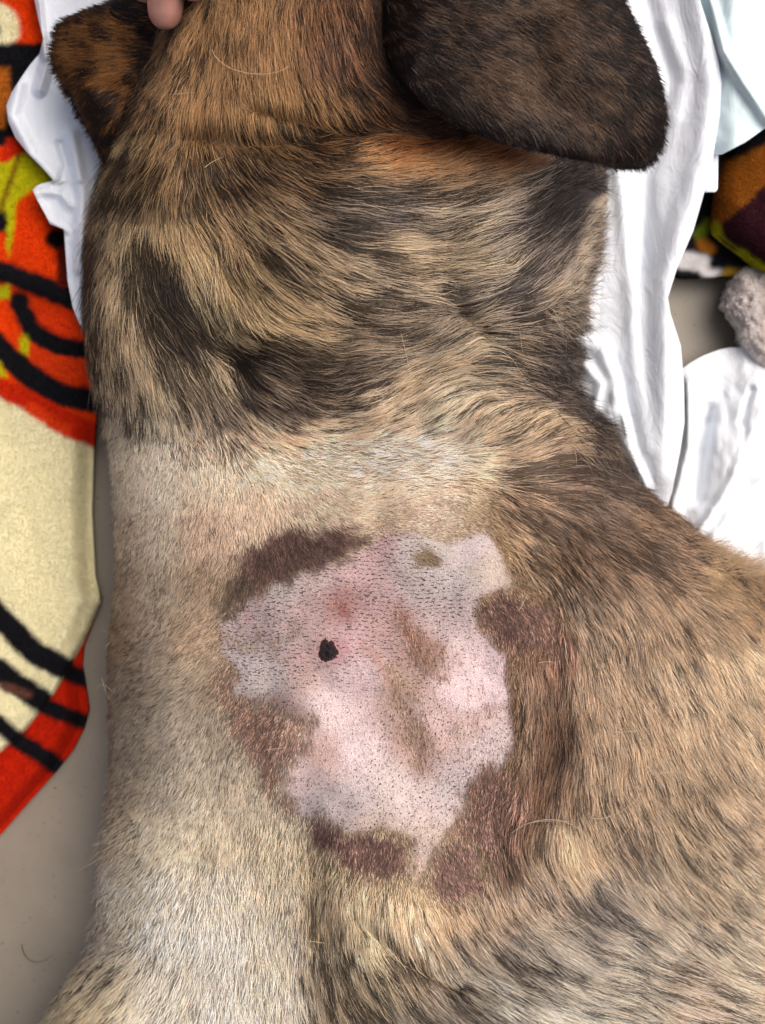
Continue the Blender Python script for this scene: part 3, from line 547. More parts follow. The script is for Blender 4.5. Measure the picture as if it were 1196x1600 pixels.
# stubble in the shaved patch: short dark shafts in combed rows
def stubble():
    r0 = 6.6; U, V = [], []
    for yy in np.arange(820, 1385, r0 * 1.0):
        xs = np.arange(335, 810, r0 * .92) + rng.uniform(0, 8)
        U.append(xs + rng.normal(0, 1.7, len(xs))); V.append(np.full(len(xs), yy) + rng.normal(0, 1.0 + 1.6 * (yy > 1090), len(xs)) + 3.0 * np.sin(xs / 37 + yy / 60))
    u = np.concatenate(U); v = np.concatenate(V)
    k = sampn(BALD, u, v) > .35; u, v = u[k], v[k]
    dp = idw([(400, 950), (520, 900), (640, 900), (740, 850), (770, 890), (620, 950), (400, 1050), (500, 1000), (560, 1100), (520, 1200), (600, 1250), (770, 1050), (720, 1010), (700, 1230), (760, 1180), (660, 1340), (500, 1150), (480, 1250), (700, 930), (640, 1130)], [1, 1, 1, .25, .1, 1, .9, .8, .45, .35, .65, .35, .5, .75, .6, .5, .3, .7, .9, .8], 25, 2)
    d = sampn(dp, u, v); k = rng.random(len(u)) < d + .08; u, v, d = u[k], v[k], d[k]; n = len(u)
    a = np.where(v < 1080, np.radians(180) + rng.normal(0, .25, n) + (v - 900) * .0006, np.radians(115) + rng.normal(0, .5, n))
    a = a + .0 * u
    L = rng.uniform(1.0, 1.9, n) * (.55 + .55 * d) * np.where(v < 1060, 1.25, .95)
    K = 3; P = np.zeros((n, K, 3))
    for q in range(K):
        t = q / 2; xx = u + np.cos(a) * L / .3 * t; yy = v + np.sin(a) * L / .3 * t
        P[:, q] = unproj(xx, yy, zD(xx, yy)) + nD(xx, yy) * (-.0001 + .00035 * t)
    c = np.clip(rng.lognormal(-.1, .5, n), .3, 3.5)[:, None] * (lin('44383c')[None] * .9 + .12 * sampn(SKIN, u, v))
    C = np.repeat(c[:, None], K, 1)
    R = (.00026 * rng.lognormal(-.08, .32, n) * (.55 + .55 * d))[:, None] * np.array([1., .85, .4])[None]
    return P, R, C
tag(hair_obj('stubble', *stubble(), m_hair, dog), 'short dark stubble in rows on the shaved pink skin', kind='stuff')
# sparse short brown and tan hairs growing inside the patch where brown blobs are
def inner():
    u, v = roots(260000, (335, 815, 820, 1390), lambda u, v: sampn(BALD, u, v) * sampn(BRM, u, v) ** 1.5 * .5 + .006 * sampn(BALD, u, v)); n = len(u)
    cl = clump_of(u, v, 6, 33); L = rng.uniform(1.5, 4, n)
    P = grow(u, v, L, dF2, zD, nD, .2 * np.ones(n), 4, cl, .3 * np.ones(n), .2)
    C = np.repeat(jit(sampn(COLL, u, v) * rng.choice([.5, 1., 1.3], n)[:, None], n)[:, None], 4, 1)
    return P, .00009 * np.ones((n, 1)) * np.array([[1, .9, .7, .3]]), C
def dF2(x, y):
    a = np.radians(np.where(y < 900, 30, 78)); return np.stack([np.cos(a), np.sin(a)], -1)
tag(hair_obj('patch_hair', *inner(), m_hair, dog), kind='stuff')

# ears' coats
def ear_coat(e, N, base, tip, dirfun, L0, colfun, seed, rad=.00013):
    u, v = roots(N, (min(p[0] for p in e.P), max(p[0] for p in e.P), max(-160, e.y0), e.y1), lambda u, v: (e.s(e.sd, u, v) > 0) * 1.0)
    n = len(u); cl = clump_of(u, v, 9, seed); L = L0 * rng.uniform(.6, 1.2, n) * np.interp(e.s(e.sd, u, v), [0, 35], [.5, 1])
    zf = lambda x, y: e.s(e.Z, x, y); nf = lambda x, y: e.s(e.N, x, y)
    P = grow(u, v, L, dirfun, zf, nf, .12 * rng.uniform(.4, 1.5, n), 5, cl, .45 * rng.uniform(.5, 1.2, n), .18)
    c, D = colfun(u, v); sc_ = .6 * cl[2] + .4 * rng.random(n); sdk = ss(-.15, .15, D - sc_)
    b = jit(c, n, .22) * (1 - sdk[:, None]) + jit(np.tile(DARK * .8, (n, 1)), n) * sdk[:, None]
    C = np.repeat(b[:, None], 5, 1); C[:, 0] *= .6
    return P, rad * rng.uniform(.7, 1.3, (n, 1)) * np.array([[1, .95, .8, .55, .2]]), C
def rdir(x, y):
    a = np.radians(28 + 18 * (x - 700) / 300 + .08 * (y - 100) + 40 * ss(700, 580, x)); return np.stack([np.cos(a), np.sin(a)], -1)
def rcol(u, v):
    c = np.tile(lin('665140') * 1.05, (len(u), 1)); D = np.full(len(u), .62)
    for cx_, cy_, r_, d_ in [(770, 130, 60, .22), (850, 140, 60, .35), (890, 190, 35, .3), (820, 60, 80, .4), (930, 40, 50, .5)]:
        m = np.exp(-((u - cx_) ** 2 + (v - cy_) ** 2) / r_ ** 2); D = D * (1 - m) + d_ * m
    dk_ = np.maximum(ss(85, 5, ear_r.s(ear_r.sd, u, v)), ss(670, 600, u)); D = D * (1 - dk_ * .8) + .88 * dk_ * .8
    m = np.exp(-((u - 820) ** 2 + (v - 215) ** 2) / 45 ** 2)[:, None]; c = c * (1 - m * .6) + lin('6e6664') * m * .6; D = D * (1 - .3 * m[:, 0])
    D += (fbm(u / 25, v / 25, 3) - .5) * .4
    return c, D
P, R, C = ear_coat(ear_r, 150000, None, None, rdir, 12.0, rcol, 41); tag(hair_obj('ear_fur', P, R, C, m_hair, dog), 'dark brown short fur on the ear flap lying over the neck', kind='stuff')
def ldir(x, y):
    a = np.radians(185 - .45 * np.maximum(0, y - 60)); return np.stack([np.cos(a), np.sin(a)], -1)
def lcol(u, v):
    c = np.tile(lin('8a6236'), (len(u), 1)); D = np.full(len(u), .42)
    m = ss(90, 180, v - .3 * (u - 150)); D = D * (1 - m) + .9 * m
    m = ss(30, 8, ear_l.s(ear_l.sd, u, v)) * ss(230, 200, u); D = D * (1 - m) + .75 * m
    m = ss(45, 20, v); D = D * (1 - m) + .95 * m
    m = ss(215, 250, u); D = D * (1 - m) + .75 * m
    c = c * (.8 + .4 * ss(150, 220, u))[:, None] * np.array([1.05, .92, .8])
    return c, D + (fbm(u / 20, v / 20, 3) - .5) * .6
P, R, C = ear_coat(ear_l, 110000, None, None, ldir, 10.0, lcol, 43); tag(hair_obj('ear_fur', P, R, C, m_hair, dog), 'golden brown fur with dark rim on the ear spread over the white sheet', kind='stuff')
print('fur done', time.time() - T0)

# scab
def blob(name, cx_, cy_, rx_, ry_, hgt, mat, parent, colr):
    n, m = 30, 72; V = []; C = []
    for i in range(n):
        r = (i / (n - 1)) ** .7
        for j in range(m):
            a = 2 * math.pi * j / m; rr = r * (1 + .07 * math.sin(3 * a + 1) + .05 * math.sin(5 * a) + .13 * (float(vnoise(np.array([9 + 5 * math.cos(a)]), np.array([9 + 5 * math.sin(a)]))[0]) - .5))
            x = cx_ + rx_ * rr * math.cos(a); y = cy_ + ry_ * rr * math.sin(a)
            z = float(samp(ZD, np.array([x]), np.array([y]))[0]) + hgt * (max(0, 1 - r ** 3)) * (.35 + 1.5 * float(fbm(np.array([x / 5.]), np.array([y / 5.]), 3)[0] - .2)) - .0003 * r
            V.append(unproj(np.array(x), np.array(y), np.array(z))); C.append((colr * (1 - r ** 5) + lin('5a2428') * r ** 5) * (.5 + 1.0 * float(vnoise(np.array([x / 3.]), np.array([y / 3.]))[0])))
    idx = np.arange(n * m).reshape(n, m); F = np.stack([idx[:-1], np.roll(idx, -1, 1)[:-1], np.roll(idx, -1, 1)[1:], idx[1:]], -1).reshape(-1, 4)[:, ::-1]
    V = np.array(V); base = V[-m:] - np.array([0, 0, .001]); V = np.concatenate([V, base]); k = n * m
    rim = idx[-1]; b = k + np.arange(m); F = np.concatenate([F, np.stack([rim, np.roll(rim, -1), np.roll(b, -1), b], -1)[:, ::-1]])
    C = np.concatenate([np.array(C), np.tile(colr, (m, 1))])
    return mesh_obj(name, V, F, mat, parent, C)
m_scab = tint_mat('dried_scab', .5, .4, 2500, .4, .9, 2500)
tag(blob('scab', 512.5, 1017, 16.5, 19, .0016, m_scab, dog, lin('1c1517')), 'small round black scab in the middle of the pink skin')

# single long pale hairs caught in the coat
def strays(L, z_off, rad, colr, name, parent, zf=zD, lab=None):
    K = 16; P = []; R = []; C = []
    for pts in L:
        a = np.array(pts, float); s_ = np.linspace(0, 1, len(a)); t = np.linspace(0, 1, K)
        # smooth interpolation
        if len(a) > 2:
            co = [np.polyfit(s_, a[:, i], min(len(a) - 1, 3)) for i in (0, 1)]; x, y = np.polyval(co[0], t), np.polyval(co[1], t)
        else: x, y = np.interp(t, s_, a[:, 0]), np.interp(t, s_, a[:, 1])
        z = zf(x, y) + z_off + .0012 * np.sin(t * math.pi)
        P.append(unproj(x, y, z)); R.append(rad * (1 - .6 * t)); C.append(np.tile(colr * rng.uniform(.8, 1.1), (K, 1)))
    return hair_obj(name, np.array(P), np.array(R), np.array(C), m_hair, parent)
o = strays([[(332, 78), (350, 100), (385, 115), (420, 114), (452, 104)], [(222, 162), (255, 150), (302, 145)], [(320, 262), (334, 252), (350, 245)], [(416, 376), (438, 381), (466, 382)], [(338, 530), (352, 512), (366, 494)], [(336, 527), (350, 536)], [(625, 512), (634, 550), (642, 590), (644, 620)], [(812, 512), (816, 545), (824, 570), (845, 592)],
            [(772, 545), (800, 560), (815, 585), (830, 600), (862, 612)], [(800, 1302), (822, 1288), (850, 1283), (890, 1284)], [(828, 1286), (878, 1283), (915, 1305), (922, 1340), (890, 1376)], [(924, 1278), (955, 1275), (985, 1258), (1000, 1240)], [(960, 1325), (975, 1305), (990, 1285)], [(958, 1144), (985, 1143), (1010, 1138)], [(1028, 1210), (1050, 1206), (1065, 1208)], [(842, 1036), (860, 1034), (872, 1040)], [(810, 955), (817, 944), (824, 930)],
            [(980, 995), (992, 986)], [(700, 1515), (712, 1518), (745, 1512)], [(840, 1450), (880, 1455), (920, 1442)], [(245, 368), (250, 400), (262, 430)], [(255, 400), (270, 430), (276, 470)], [(300, 400), (318, 440), (322, 490)], [(335, 420), (330, 460), (328, 505)], [(416, 1172), (430, 1170), (448, 1168)], [(940, 1385), (960, 1395), (990, 1420)], [(480, 1470), (510, 1474)], [(640, 1420), (690, 1422)], [(1110, 1240), (1140, 1290)]],
           .004, .00012, lin('d8c8a8'), 'stray_hair', dog)
tag(o, 'long loose pale hairs curling over the coat', kind='stuff')
o = strays([[(168, 1330), (150, 1345), (138, 1352), (120, 1362)], [(175, 1080), (160, 1070), (150, 1080)], [(165, 1010), (176, 995), (160, 985)], [(160, 1060), (170, 1090), (188, 1108)], [(155, 1330), (140, 1345)], [(205, 40), (222, 28), (234, 22)], [(170, 152), (210, 153)]], .0, .00012, lin('c8b48c'), 'edge_hair', dog, zf=lambda x, y: np.full(np.shape(x), .075))
tag(o, kind='stuff')

# ------------------------------------------------------------------ setting and cloths
def simple(name, c, rough, **k):
    M = Mat(name); M.b.inputs['Base Color'].default_value = (*c, 1); M.b.inputs['Roughness'].default_value = rough; return M
# floor: smooth greyish stoneware with faint cloudy stains and specks
M = Mat('floor_tile'); tc = M.n('ShaderNodeTexCoord')
n1_ = M.n('ShaderNodeTexNoise', Scale=14.0, Detail=8.0, Roughness=.6); M.l(tc.outputs['Object'], n1_.inputs['Vector'])
r1 = M.n('ShaderNodeValToRGB'); M.l(n1_.outputs['Fac'], r1.inputs['Fac'])
r1.color_ramp.elements[0].position = .3; r1.color_ramp.elements[0].color = (*lin('827a6c'), 1); r1.color_ramp.elements[1].position = .7; r1.color_ramp.elements[1].color = (*lin('958b7c'), 1)
n2_ = M.n('ShaderNodeTexNoise', Scale=330.0, Detail=3.0, Roughness=.5); M.l(tc.outputs['Object'], n2_.inputs['Vector'])
r2 = M.n('ShaderNodeValToRGB'); M.l(n2_.outputs['Fac'], r2.inputs['Fac'])
r2.color_ramp.elements[0].position = .26; r2.color_ramp.elements[0].color = (.45, .42, .38, 1); r2.color_ramp.elements[1].position = .36; r2.color_ramp.elements[1].color = (1, 1, 1, 1)
mx = M.n('ShaderNodeMix', _data_type='RGBA', _blend_type='MULTIPLY'); mx.inputs[0].default_value = 1
M.l(r1.outputs[0], mx.inputs[6]); M.l(r2.outputs[0], mx.inputs[7]); M.l(mx.outputs[2], M.b.inputs['Base Color']); M.b.inputs['Roughness'].default_value = .4
fl = mesh_obj('floor', [(-2, -2, 0), (2, -2, 0), (2, 2, 0), (-2, 2, 0)], [(0, 1, 2, 3)], M.m, None, None, False); tag(fl, kind='structure')

def paint(u, v, base, layers, warp=3):
    """layers: (kind, pts, size, colour). flat print on fleece, plus a shadow painted into LB"""
    x = u + (fbm(u / 12, v / 12, 2) - .5) * warp * 2; y = v + (fbm(u / 12 + 8, v / 12 + 3, 2) - .5) * warp * 2
    C = np.tile(lin(base), (len(u), 1))
    for kd, pts, sz, c in layers:
        if kd == 's': m = 1 - ss(sz - 6, sz + 6, segdist(x, y, pts))
        else: m = ss(-sz - 2, sz + 2, sdpoly(x, y, pts))
        C = C * (1 - m[:, None]) + lin(c) * m[:, None]
    return C * .86 * (1 + (fbm(u / 5, v / 5, 4) - .5) * .25)[:, None]
OR, BK, YG, CR, RD, BR = 'ec4408', '15151a', 'c8c414', 'f2eac0', 'c82808', 'b4641e'
LB = [('p', [(-300, -300), (300, -300), (300, 740), (150, 690), (60, 645), (0, 600), (-300, 540)], 3, OR), ('p', [(-300, -300), (300, -300), (300, 60), (60, 72), (-300, 90)], 3, OR), ('s', [(-6, 42)], 38, CR), ('s', [(-10, 46)], 12, '5c6458'), ('p', [(-300, 68), (70, 68), (70, 230), (-300, 230)], 3, BK), ('p', [(-300, 100), (14, 105), (18, 150), (8, 200), (-300, 200)], 4, BR), ('p', [(12, 218), (60, 205), (120, 260), (60, 300), (0, 260)], 3, 'd83010'),
      ('p', [(-300, 290), (4, 255), (40, 238), (120, 290), (60, 310), (30, 340), (14, 400), (-300, 400)], 3, YG), ('s', [(30, 240), (12, 300), (-5, 340)], 3, '7a3c14'), ('p', [(26, 316), (60, 290), (120, 330), (120, 460), (60, 448), (24, 400)], 4, OR), ('p', [(-300, 330), (10, 330), (12, 370), (-300, 380)], 3, BK), ('p', [(-300, 365), (8, 362), (14, 410), (-300, 420)], 3, OR),
      ('s', [(-40, 415), (15, 428), (60, 446), (120, 470)], 17, BK), ('s', [(96, 370), (100, 440)], 10, '5a1608'), ('s', [(88, 372)], 16, '08080a'), ('p', [(-300, 445), (16, 446), (16, 470), (-300, 500)], 3, YG), ('p', [(-300, 472), (20, 468), (34, 500), (40, 540), (-300, 500)], 3, OR), ('p', [(40, 476), (150, 490), (150, 540), (60, 530)], 3, 'e84010'),  # near-black spot paints the shadow in the hollow by the sheet edge
      ('s', [(30, 470), (48, 515), (85, 540), (150, 550)], 15, BK), ('s', [(38, 530), (40, 550)], 7, YG), ('p', [(46, 540), (70, 548), (150, 570), (150, 615), (60, 600)], 3, 'e04010'), ('s', [(-30, 515), (10, 555), (60, 598), (100, 618), (160, 630)], 19, BK), ('p', [(-300, 560), (0, 566), (12, 590), (-300, 610)], 3, YG), ('s', [(-40, 598), (30, 622), (90, 655), (170, 690)], 19, RD), ('s', [(50, 640), (100, 672)], 10, 'e04010'),
      ('p', [(-300, 605), (0, 622), (40, 642), (80, 672), (130, 710), (200, 760), (260, 1000), (160, 940), (-300, 1240)], 4, CR),
      ('s', [(-30, 935), (20, 985), (55, 1020), (135, 1062)], 19, BK), ('s', [(-30, 1030), (20, 1062), (70, 1100)], 18, BK), ('s', [(5, 1072), (45, 1085)], 7, '6a4438'), ('s', [(-30, 1110), (40, 1165)], 13, BK)]
HEM = [(158, 942), (128, 1010), (85, 1085), (40, 1142), (-60, 1230), (-300, 1420)]
LOW = [('s', [(90, 1040), (140, 1066)], 14, BK), ('s', [(60, 1100), (140, 1130)], 13, BK), ('s', [(20, 1150), (100, 1205)], 14, BK)]
def blanket_l_col(u, v):
    C = paint(u, v, CR, LB); L = paint(u, v, 'c42408', LOW)
    P = [(160, 940), (300, 940), (300, 1500), (-300, 1500), (-300, 1400), (-60, 1228), (40, 1140), (85, 1083), (128, 1008)]
    m = ss(-1.5, 1.5, sdpoly(u, v, P)); return C * (1 - m[:, None]) + L * m[:, None]
def blanket_l_z(u, v):
    z = .030 + .012 * (fbm(u / 130 + 3, v / 170 + 2, 3) - .5)
    e = blr(v) - u; z = z - .016 * (1 - ss(0, 38, e)) * ss(640, 720, v) * 1.0
    d = sdpoly(u, v, [(-400, -400), (400, -400), (160, 600), (160, 940), (128, 1008), (85, 1083), (40, 1140), (-60, 1228), (-400, 1480)])
    z = z - .009 * (1 - ss(-2, 5, d)) + .003 * np.exp(-((d - 8) / 9) ** 2)
    z = z - .008 * np.exp(-segdist(u, v, [(90, 350), (92, 400)]) ** 2 / 160)
    z += .004 * np.exp(-(segdist(u, v, [(0, 430), (110, 470)]) / 16) ** 2)
    return np.maximum(z, .006)
BLR = [(-250, 260), (300, 220), (600, 190), (640, 150), (700, 146), (800, 143), (900, 148), (940, 158), (975, 144), (1010, 130), (1040, 127), (1080, 134), (1110, 138), (1140, 130), (1175, 112), (1210, 84), (1250, 48), (1305, 0), (1360, -60), (1420, -140)]
blr = lambda y: np.interp(y, [p[0] for p in BLR], [p[1] for p in BLR])
m_fleece = tint_mat('fleece', .95, .1, 1500, .10, .6, 900)
bl = rowsurf('fleece_blanket', m_fleece, -250, 1420, 3, lambda y: np.full(len(y), -320.), blr, blanket_l_z, 170, .005, cf=blanket_l_col)
tag(bl, 'orange, black and cream printed fleece blanket along the left side of the dog', 'blanket')
# nap of the fleece
def nap(name, parent_o, n, box, inside, zf, cf, L=1.6):
    u = rng.uniform(box[0], box[1], n); v = rng.uniform(box[2], box[3], n); k = inside(u, v); u, v = u[k], v[k]; n = len(u)
    a = rng.uniform(0, 2 * math.pi, n); l_ = rng.uniform(.5, 1, n) * L / .3; P = np.zeros((n, 3, 3)); z0 = zf(u, v)
    for q in range(3):
        t = q / 2; aa = a + t * rng.normal(0, .8, n); x = u + np.cos(aa) * l_ * t * .6; y = v + np.sin(aa) * l_ * t * .6; P[:, q] = unproj(x, y, z0 + (-.0003 + .0012 * t))
    c = np.clip(cf(u, v) * np.exp(rng.normal(0, .12, n))[:, None], 0, .95)
    o = hair_obj(name, P, .00011 * np.ones((n, 1)) * np.array([[1, .9, .5]]), np.repeat(c[:, None], 3, 1), m_nap, parent_o); tag(o, kind='stuff'); return o
M = Mat('fleece_nap'); at = M.n('ShaderNodeAttribute', _attribute_name='tint'); M.l(at.outputs['Color'], M.b.inputs['Base Color']); M.b.inputs['Roughness'].default_value = .9; M.b.inputs['Specular IOR Level'].default_value = .1; m_nap = M.m
nap('fleece_nap', bl, 90000, (-60, 165, -60, 1320), lambda u, v: u < blr(v) - 1, blanket_l_z, blanket_l_col)

# right-hand fleece: brown, tan and lime-edged fold
RBX = [(120, 1128), (250, 1124), (300, 1119), (345, 1114), (362, 1116), (374, 1130), (396, 1160), (426, 1196), (500, 1300), (600, 1440)]
rb_l = lambda y: np.interp(y, [p[0] for p in RBX], [p[1] for p in RBX])
RBP = [(1117, -200)] + [(x, y) for y, x in RBX][1:] + [(1900, 700), (1900, -200)]
def rb_z(u, v):
    d = np.clip(sdpoly(u, v, RBP), 0, 60) / 60
    return .030 + .022 * np.sqrt(1 - (1 - d) ** 2) + .008 * (fbm(u / 60, v / 60, 2) - .5)
def rb_col(u, v):
    return paint(u, v, BK, [('p', [(1100, 262), (1150, 248), (1196, 226), (1500, 60), (1500, 420), (1240, 250), (1150, 345), (1100, 372)], 5, 'a8641e'), ('s', [(1124, 246), (1128, 270)], 5, '7a5a40'), ('p', [(1124, 352), (1160, 325), (1215, 270), (1260, 250), (1600, 400), (1600, 700), (1200, 450), (1150, 385)], 4, '43202a'), ('s', [(1116, 352), (1124, 372), (1134, 384), (1170, 403), (1210, 432), (1300, 500), (1440, 600)], 8, 'ccc81c')])
def ru_z(u, v): return .022 + .006 * (fbm(u / 40, v / 40, 2) - .5)
def ru_col(u, v):
    return paint(u, v, BK, [('s', [(1092, 368), (1108, 350)], 9, '6a7a1c'), ('s', [(1098, 382), (1110, 388)], 9, 'b87020'), ('s', [(1050, 405), (1098, 410), (1110, 424)], 14, 'e0dcdc'), ('s', [(1118, 412), (1124, 408)], 9, '101018'), ('s', [(1135, 425), (1160, 426)], 6, 'a08020')])
rb = empty('fleece_blanket', (0.19, 0.15, 0.02)); tag(rb, 'tan, dark brown and lime edged fleece fold at the right edge of the photo', 'blanket')
t1 = rowsurf('top_fold', m_fleece, 120, 600, 3, rb_l, lambda y: np.full(len(y), 1460.), rb_z, 110, .008, cf=rb_col, parent=rb)
t2 = rowsurf('under_layer', m_fleece, 120, 432, 3, lambda y: np.interp(y, [120, 300, 360, 395, 422, 432], [1100, 1078, 1066, 1050, 1052, 1064]), lambda y: np.interp(y, [120, 415, 432], [1300, 1300, 1150]), ru_z, 70, .008, cf=ru_col, parent=rb)
nap('fleece_nap', rb, 60000, (1100, 1260, 140, 520), lambda u, v: (u > rb_l(v) + 1), rb_z, rb_col)

# thin white sheets
def sheet_mat(name, c, rough, bump):
    M = Mat(name); b = M.b; b.inputs['Base Color'].default_value = (*c, 1); b.inputs['Roughness'].default_value = rough; b.inputs['Specular IOR Level'].default_value = .45
    tc = M.n('ShaderNodeTexCoord'); mp = M.n('ShaderNodeMapping'); mp.inputs['Scale'].default_value = (1, .45, 1); M.l(tc.outputs['Object'], mp.inputs[0])
    nz = M.n('ShaderNodeTexNoise', Scale=75.0, Detail=9.0, Roughness=.62, Distortion=1.6); M.l(mp.outputs[0], nz.inputs['Vector'])
    bp = M.n('ShaderNodeBump', Strength=bump, Distance=.004); M.l(nz.outputs['Fac'], bp.inputs['Height']); M.l(bp.outputs[0], b.inputs['Normal'])
    b.inputs['Subsurface Weight'].default_value = .15; b.inputs['Subsurface Radius'].default_value = (1, 1, 1); b.inputs['Subsurface Scale'].default_value = .003
    return M.m
m_sheet = sheet_mat('white_plastic_film', (.76, .81, .88), .5, .45)
m_pad = sheet_mat('pale_blue_film', (.62, .76, .80), .42, .3)
m_cloth = sheet_mat('white_cloth', (.78, .82, .87), .8, .4)
SL = [(-200, 20), (-60, 40), (0, 54), (30, 60), (60, 68), (84, 62), (100, 48), (120, 34), (145, 18), (165, 10), (190, 13), (215, 24), (240, 44), (260, 64), (282, 84), (289, 58), (297, 51), (312, 58), (330, 68), (350, 78), (358, 100), (400, 103), (440, 106), (480, 114), (505, 124), (525, 140), (560, 190), (600, 260)]
SR = [(-200, 1060), (0, 1094), (50, 1110), (90, 1122), (130, 1128), (180, 1125), (250, 1114), (300, 1101), (360, 1084), (420, 1058), (465, 1044), (490, 1048), (540, 1064), (600, 1069), (660, 1070), (700, 1064), (770, 1050), (800, 1040), (830, 1020), (860, 960), (900, 820)]
sl_ = lambda y: np.interp(y, [p[0] for p in SL], [p[1] for p in SL]); sr_ = lambda y: np.interp(y, [p[0] for p in SR], [p[1] for p in SR])
def fold(u, v, pts, w_, a): return a * np.exp(-(segdist(u, v, pts) / w_) ** 2)
def crease(u, v, pts, w_, a): return a * np.maximum(0, 1 - segdist(u, v, pts) / w_)
def sheet_z(u, v):
    zz = sheet_z0(u, v); k = ss(600, 800, u); return zz * (1 - .5 * k) + (.040 + .014 * ss(840, 1110, u) * ss(900, 500, v)) * .5 * k
def sheet_z0(u, v):
    z = np.full(np.shape(u), .040)
    z += .018 * ss(840, 1110, u) * ss(900, 500, v)
    z += fold(u, v, [(1080, -100), (1112, 130), (1100, 250), (1040, 440), (1040, 600), (1036, 740)], 26, .016)
    z += fold(u, v, [(1010, 0), (1050, 130), (1010, 280), (1000, 420)], 16, -.008)
    z += fold(u, v, [(965, 260), (985, 420), (990, 560), (1010, 700)], 14, .006)
    z += fold(u, v, [(905, 530), (940, 545), (962, 590), (955, 640)], 15, .010) + fold(u, v, [(915, 570), (938, 600), (930, 640)], 9, .007) + crease(u, v, [(965, 620), (985, 700), (1010, 760)], 14, .008) + crease(u, v, [(900, 330), (925, 420), (920, 500)], 16, .006) + fold(u, v, [(960, 560), (975, 600), (970, 660)], 9, -.005)
    z += fold(u, v, [(1040, 40), (1068, 110), (1050, 180)], 16, .005) + crease(u, v, [(975, 690), (1000, 740)], 10, .004)
    z += .006 * (fbm(u / 60, v / 130, 3) - .5)
    # left-hand part
    z += fold(u, v, [(30, 130), (18, 180), (50, 240), (88, 278)], 12, .006) + crease(u, v, [(68, 60), (76, 92), (62, 140)], 14, .007)
    z += crease(u, v, [(62, 0), (70, 90)], 8, .006) + fold(u, v, [(95, 225), (105, 260), (92, 292)], 7, -.005) + fold(u, v, [(112, 210), (128, 300), (125, 420)], 10, .005)
    z += fold(u, v, [(60, 300), (95, 300), (110, 320)], 8, .004) + crease(u, v, [(52, 300), (78, 345), (104, 360)], 9, .003)
    return z
sh = rowsurf('plastic_sheet', m_sheet, -200, 900, 2.5, sl_, sr_, sheet_z, 620, .0012)
tag(sh, 'crinkled white plastic sheet spread under the dog\'s head and neck', 'plastic sheet')
# bluish pad in the top right corner, over the brown fleece
PB = [(-150, 1500), (100, 1420), (180, 1240), (200, 1196), (222, 1165), (240, 1130), (243, 1108)]
def pad_z(u, v):
    z = .066 + .006 * (fbm(u / 60, v / 60, 3) - .5) + fold(u, v, [(1100, -40), (1130, 80), (1196, 180), (1230, 220)], 9, .006) - .010 * ss(1150, 1100, u)
    return z
pd = rowsurf('absorbent_pad', m_pad, -150, 243, 3, lambda y: np.interp(y, [-150, 0, 100, 200, 243], [1060, 1075, 1095, 1095, 1098]), lambda y: np.interp(y, [p[0] for p in PB], [p[1] for p in PB]), pad_z, 130, .0015)
tag(pd, 'pale blue thin pad sticking out in the top right corner', 'pad')
sp_ = rowsurf('plastic_strip', m_sheet, 150, 300, 3, lambda y: np.full(len(y), 1085.), lambda y: np.interp(y, [150, 296, 300], [1124, 1122, 1118]), lambda u, v: .056 + .004 * (fbm(u / 30, v / 40, 2) - .5), 20, .001)
tag(sp_, 'small hanging corner of bluish white film between the big white sheet and brown fleece', 'plastic film')
# white cloth lower right
CT_ = [(540, 1240), (541, 1150), (546, 1125), (556, 1098), (566, 1080), (578, 1064), (600, 1050), (640, 1040), (760, 1000), (850, 960), (1000, 1000)]
def cloth_z(u, v):
    z = .018 + .010 * ss(540, 600, v) * ss(1030, 1080, u)
    z += fold(u, v, [(1100, 660), (1082, 740), (1060, 860)], 14, -.006) + fold(u, v, [(1076, 600), (1078, 700), (1050, 800)], 9, .005) + fold(u, v, [(1180, 600), (1150, 700), (1110, 830)], 22, .006) + crease(u, v, [(1175, 610), (1160, 660)], 10, -.005)
    z += crease(u, v, [(1196, 740), (1150, 790), (1110, 850)], 16, .007) + crease(u, v, [(1190, 640), (1140, 760), (1080, 850)], 12, .005) + fold(u, v, [(1110, 640), (1090, 780)], 10, -.006) + .016 * (fbm(u / 70 + 4, v / 110, 4) - .5)
    return z
cl_o = rowsurf('white_cloth', m_cloth, 540, 1000, 3, lambda y: np.interp(y, [p[0] for p in CT_], [p[1] for p in CT_]), lambda y: np.interp(y, [540, 545, 600, 1000], [1290, 1380, 1460, 1460]), cloth_z, 150, .002)
tag(cl_o, 'bright white cloth lying on the floor beside the dog\'s shoulder', 'cloth')
# fluffy crumpled tissue at the right edge
TP = [(418, 1164), (424, 1152), (440, 1142), (460, 1134), (480, 1134), (500, 1146), (515, 1156), (535, 1160), (550, 1168), (566, 1184), (580, 1200), (600, 1240)]
TPP = [(x, y) for y, x in TP] + [(1500, 620), (1500, 410)]
def tw_z(u, v):
    d = np.clip(sdpoly(u, v, TPP), 0, 40) / 40
    return .022 + .012 * np.sqrt(1 - (1 - d) ** 2) + .014 * (fbm(u / 30, v / 30, 5) - .5) + .004 * (fbm(u / 6, v / 6, 2) - .5)
m_tis = sheet_mat('tissue', (.72, .68, .66), .95, .9)
tw = rowsurf('crumpled_tissue', m_tis, 418, 600, 2, lambda y: np.interp(y, [p[0] for p in TP], [p[1] for p in TP]) + 16 * (fbm(y / 9, y * 0 + 3., 4) - .5), lambda y: np.full(len(y), 1320.), tw_z, 110, .010)
tag(tw, 'crumpled off-white tissue at the right edge under the lime edge of the fleece', 'tissue')
nap('tissue_fibre', tw, 26000, (1120, 1230, 412, 606), lambda u, v: u > np.interp(v, [p[0] for p in TP], [p[1] for p in TP]) + 3, tw_z, lambda u, v: np.tile(lin('dcd4d0'), (len(u), 1)), 2.4)
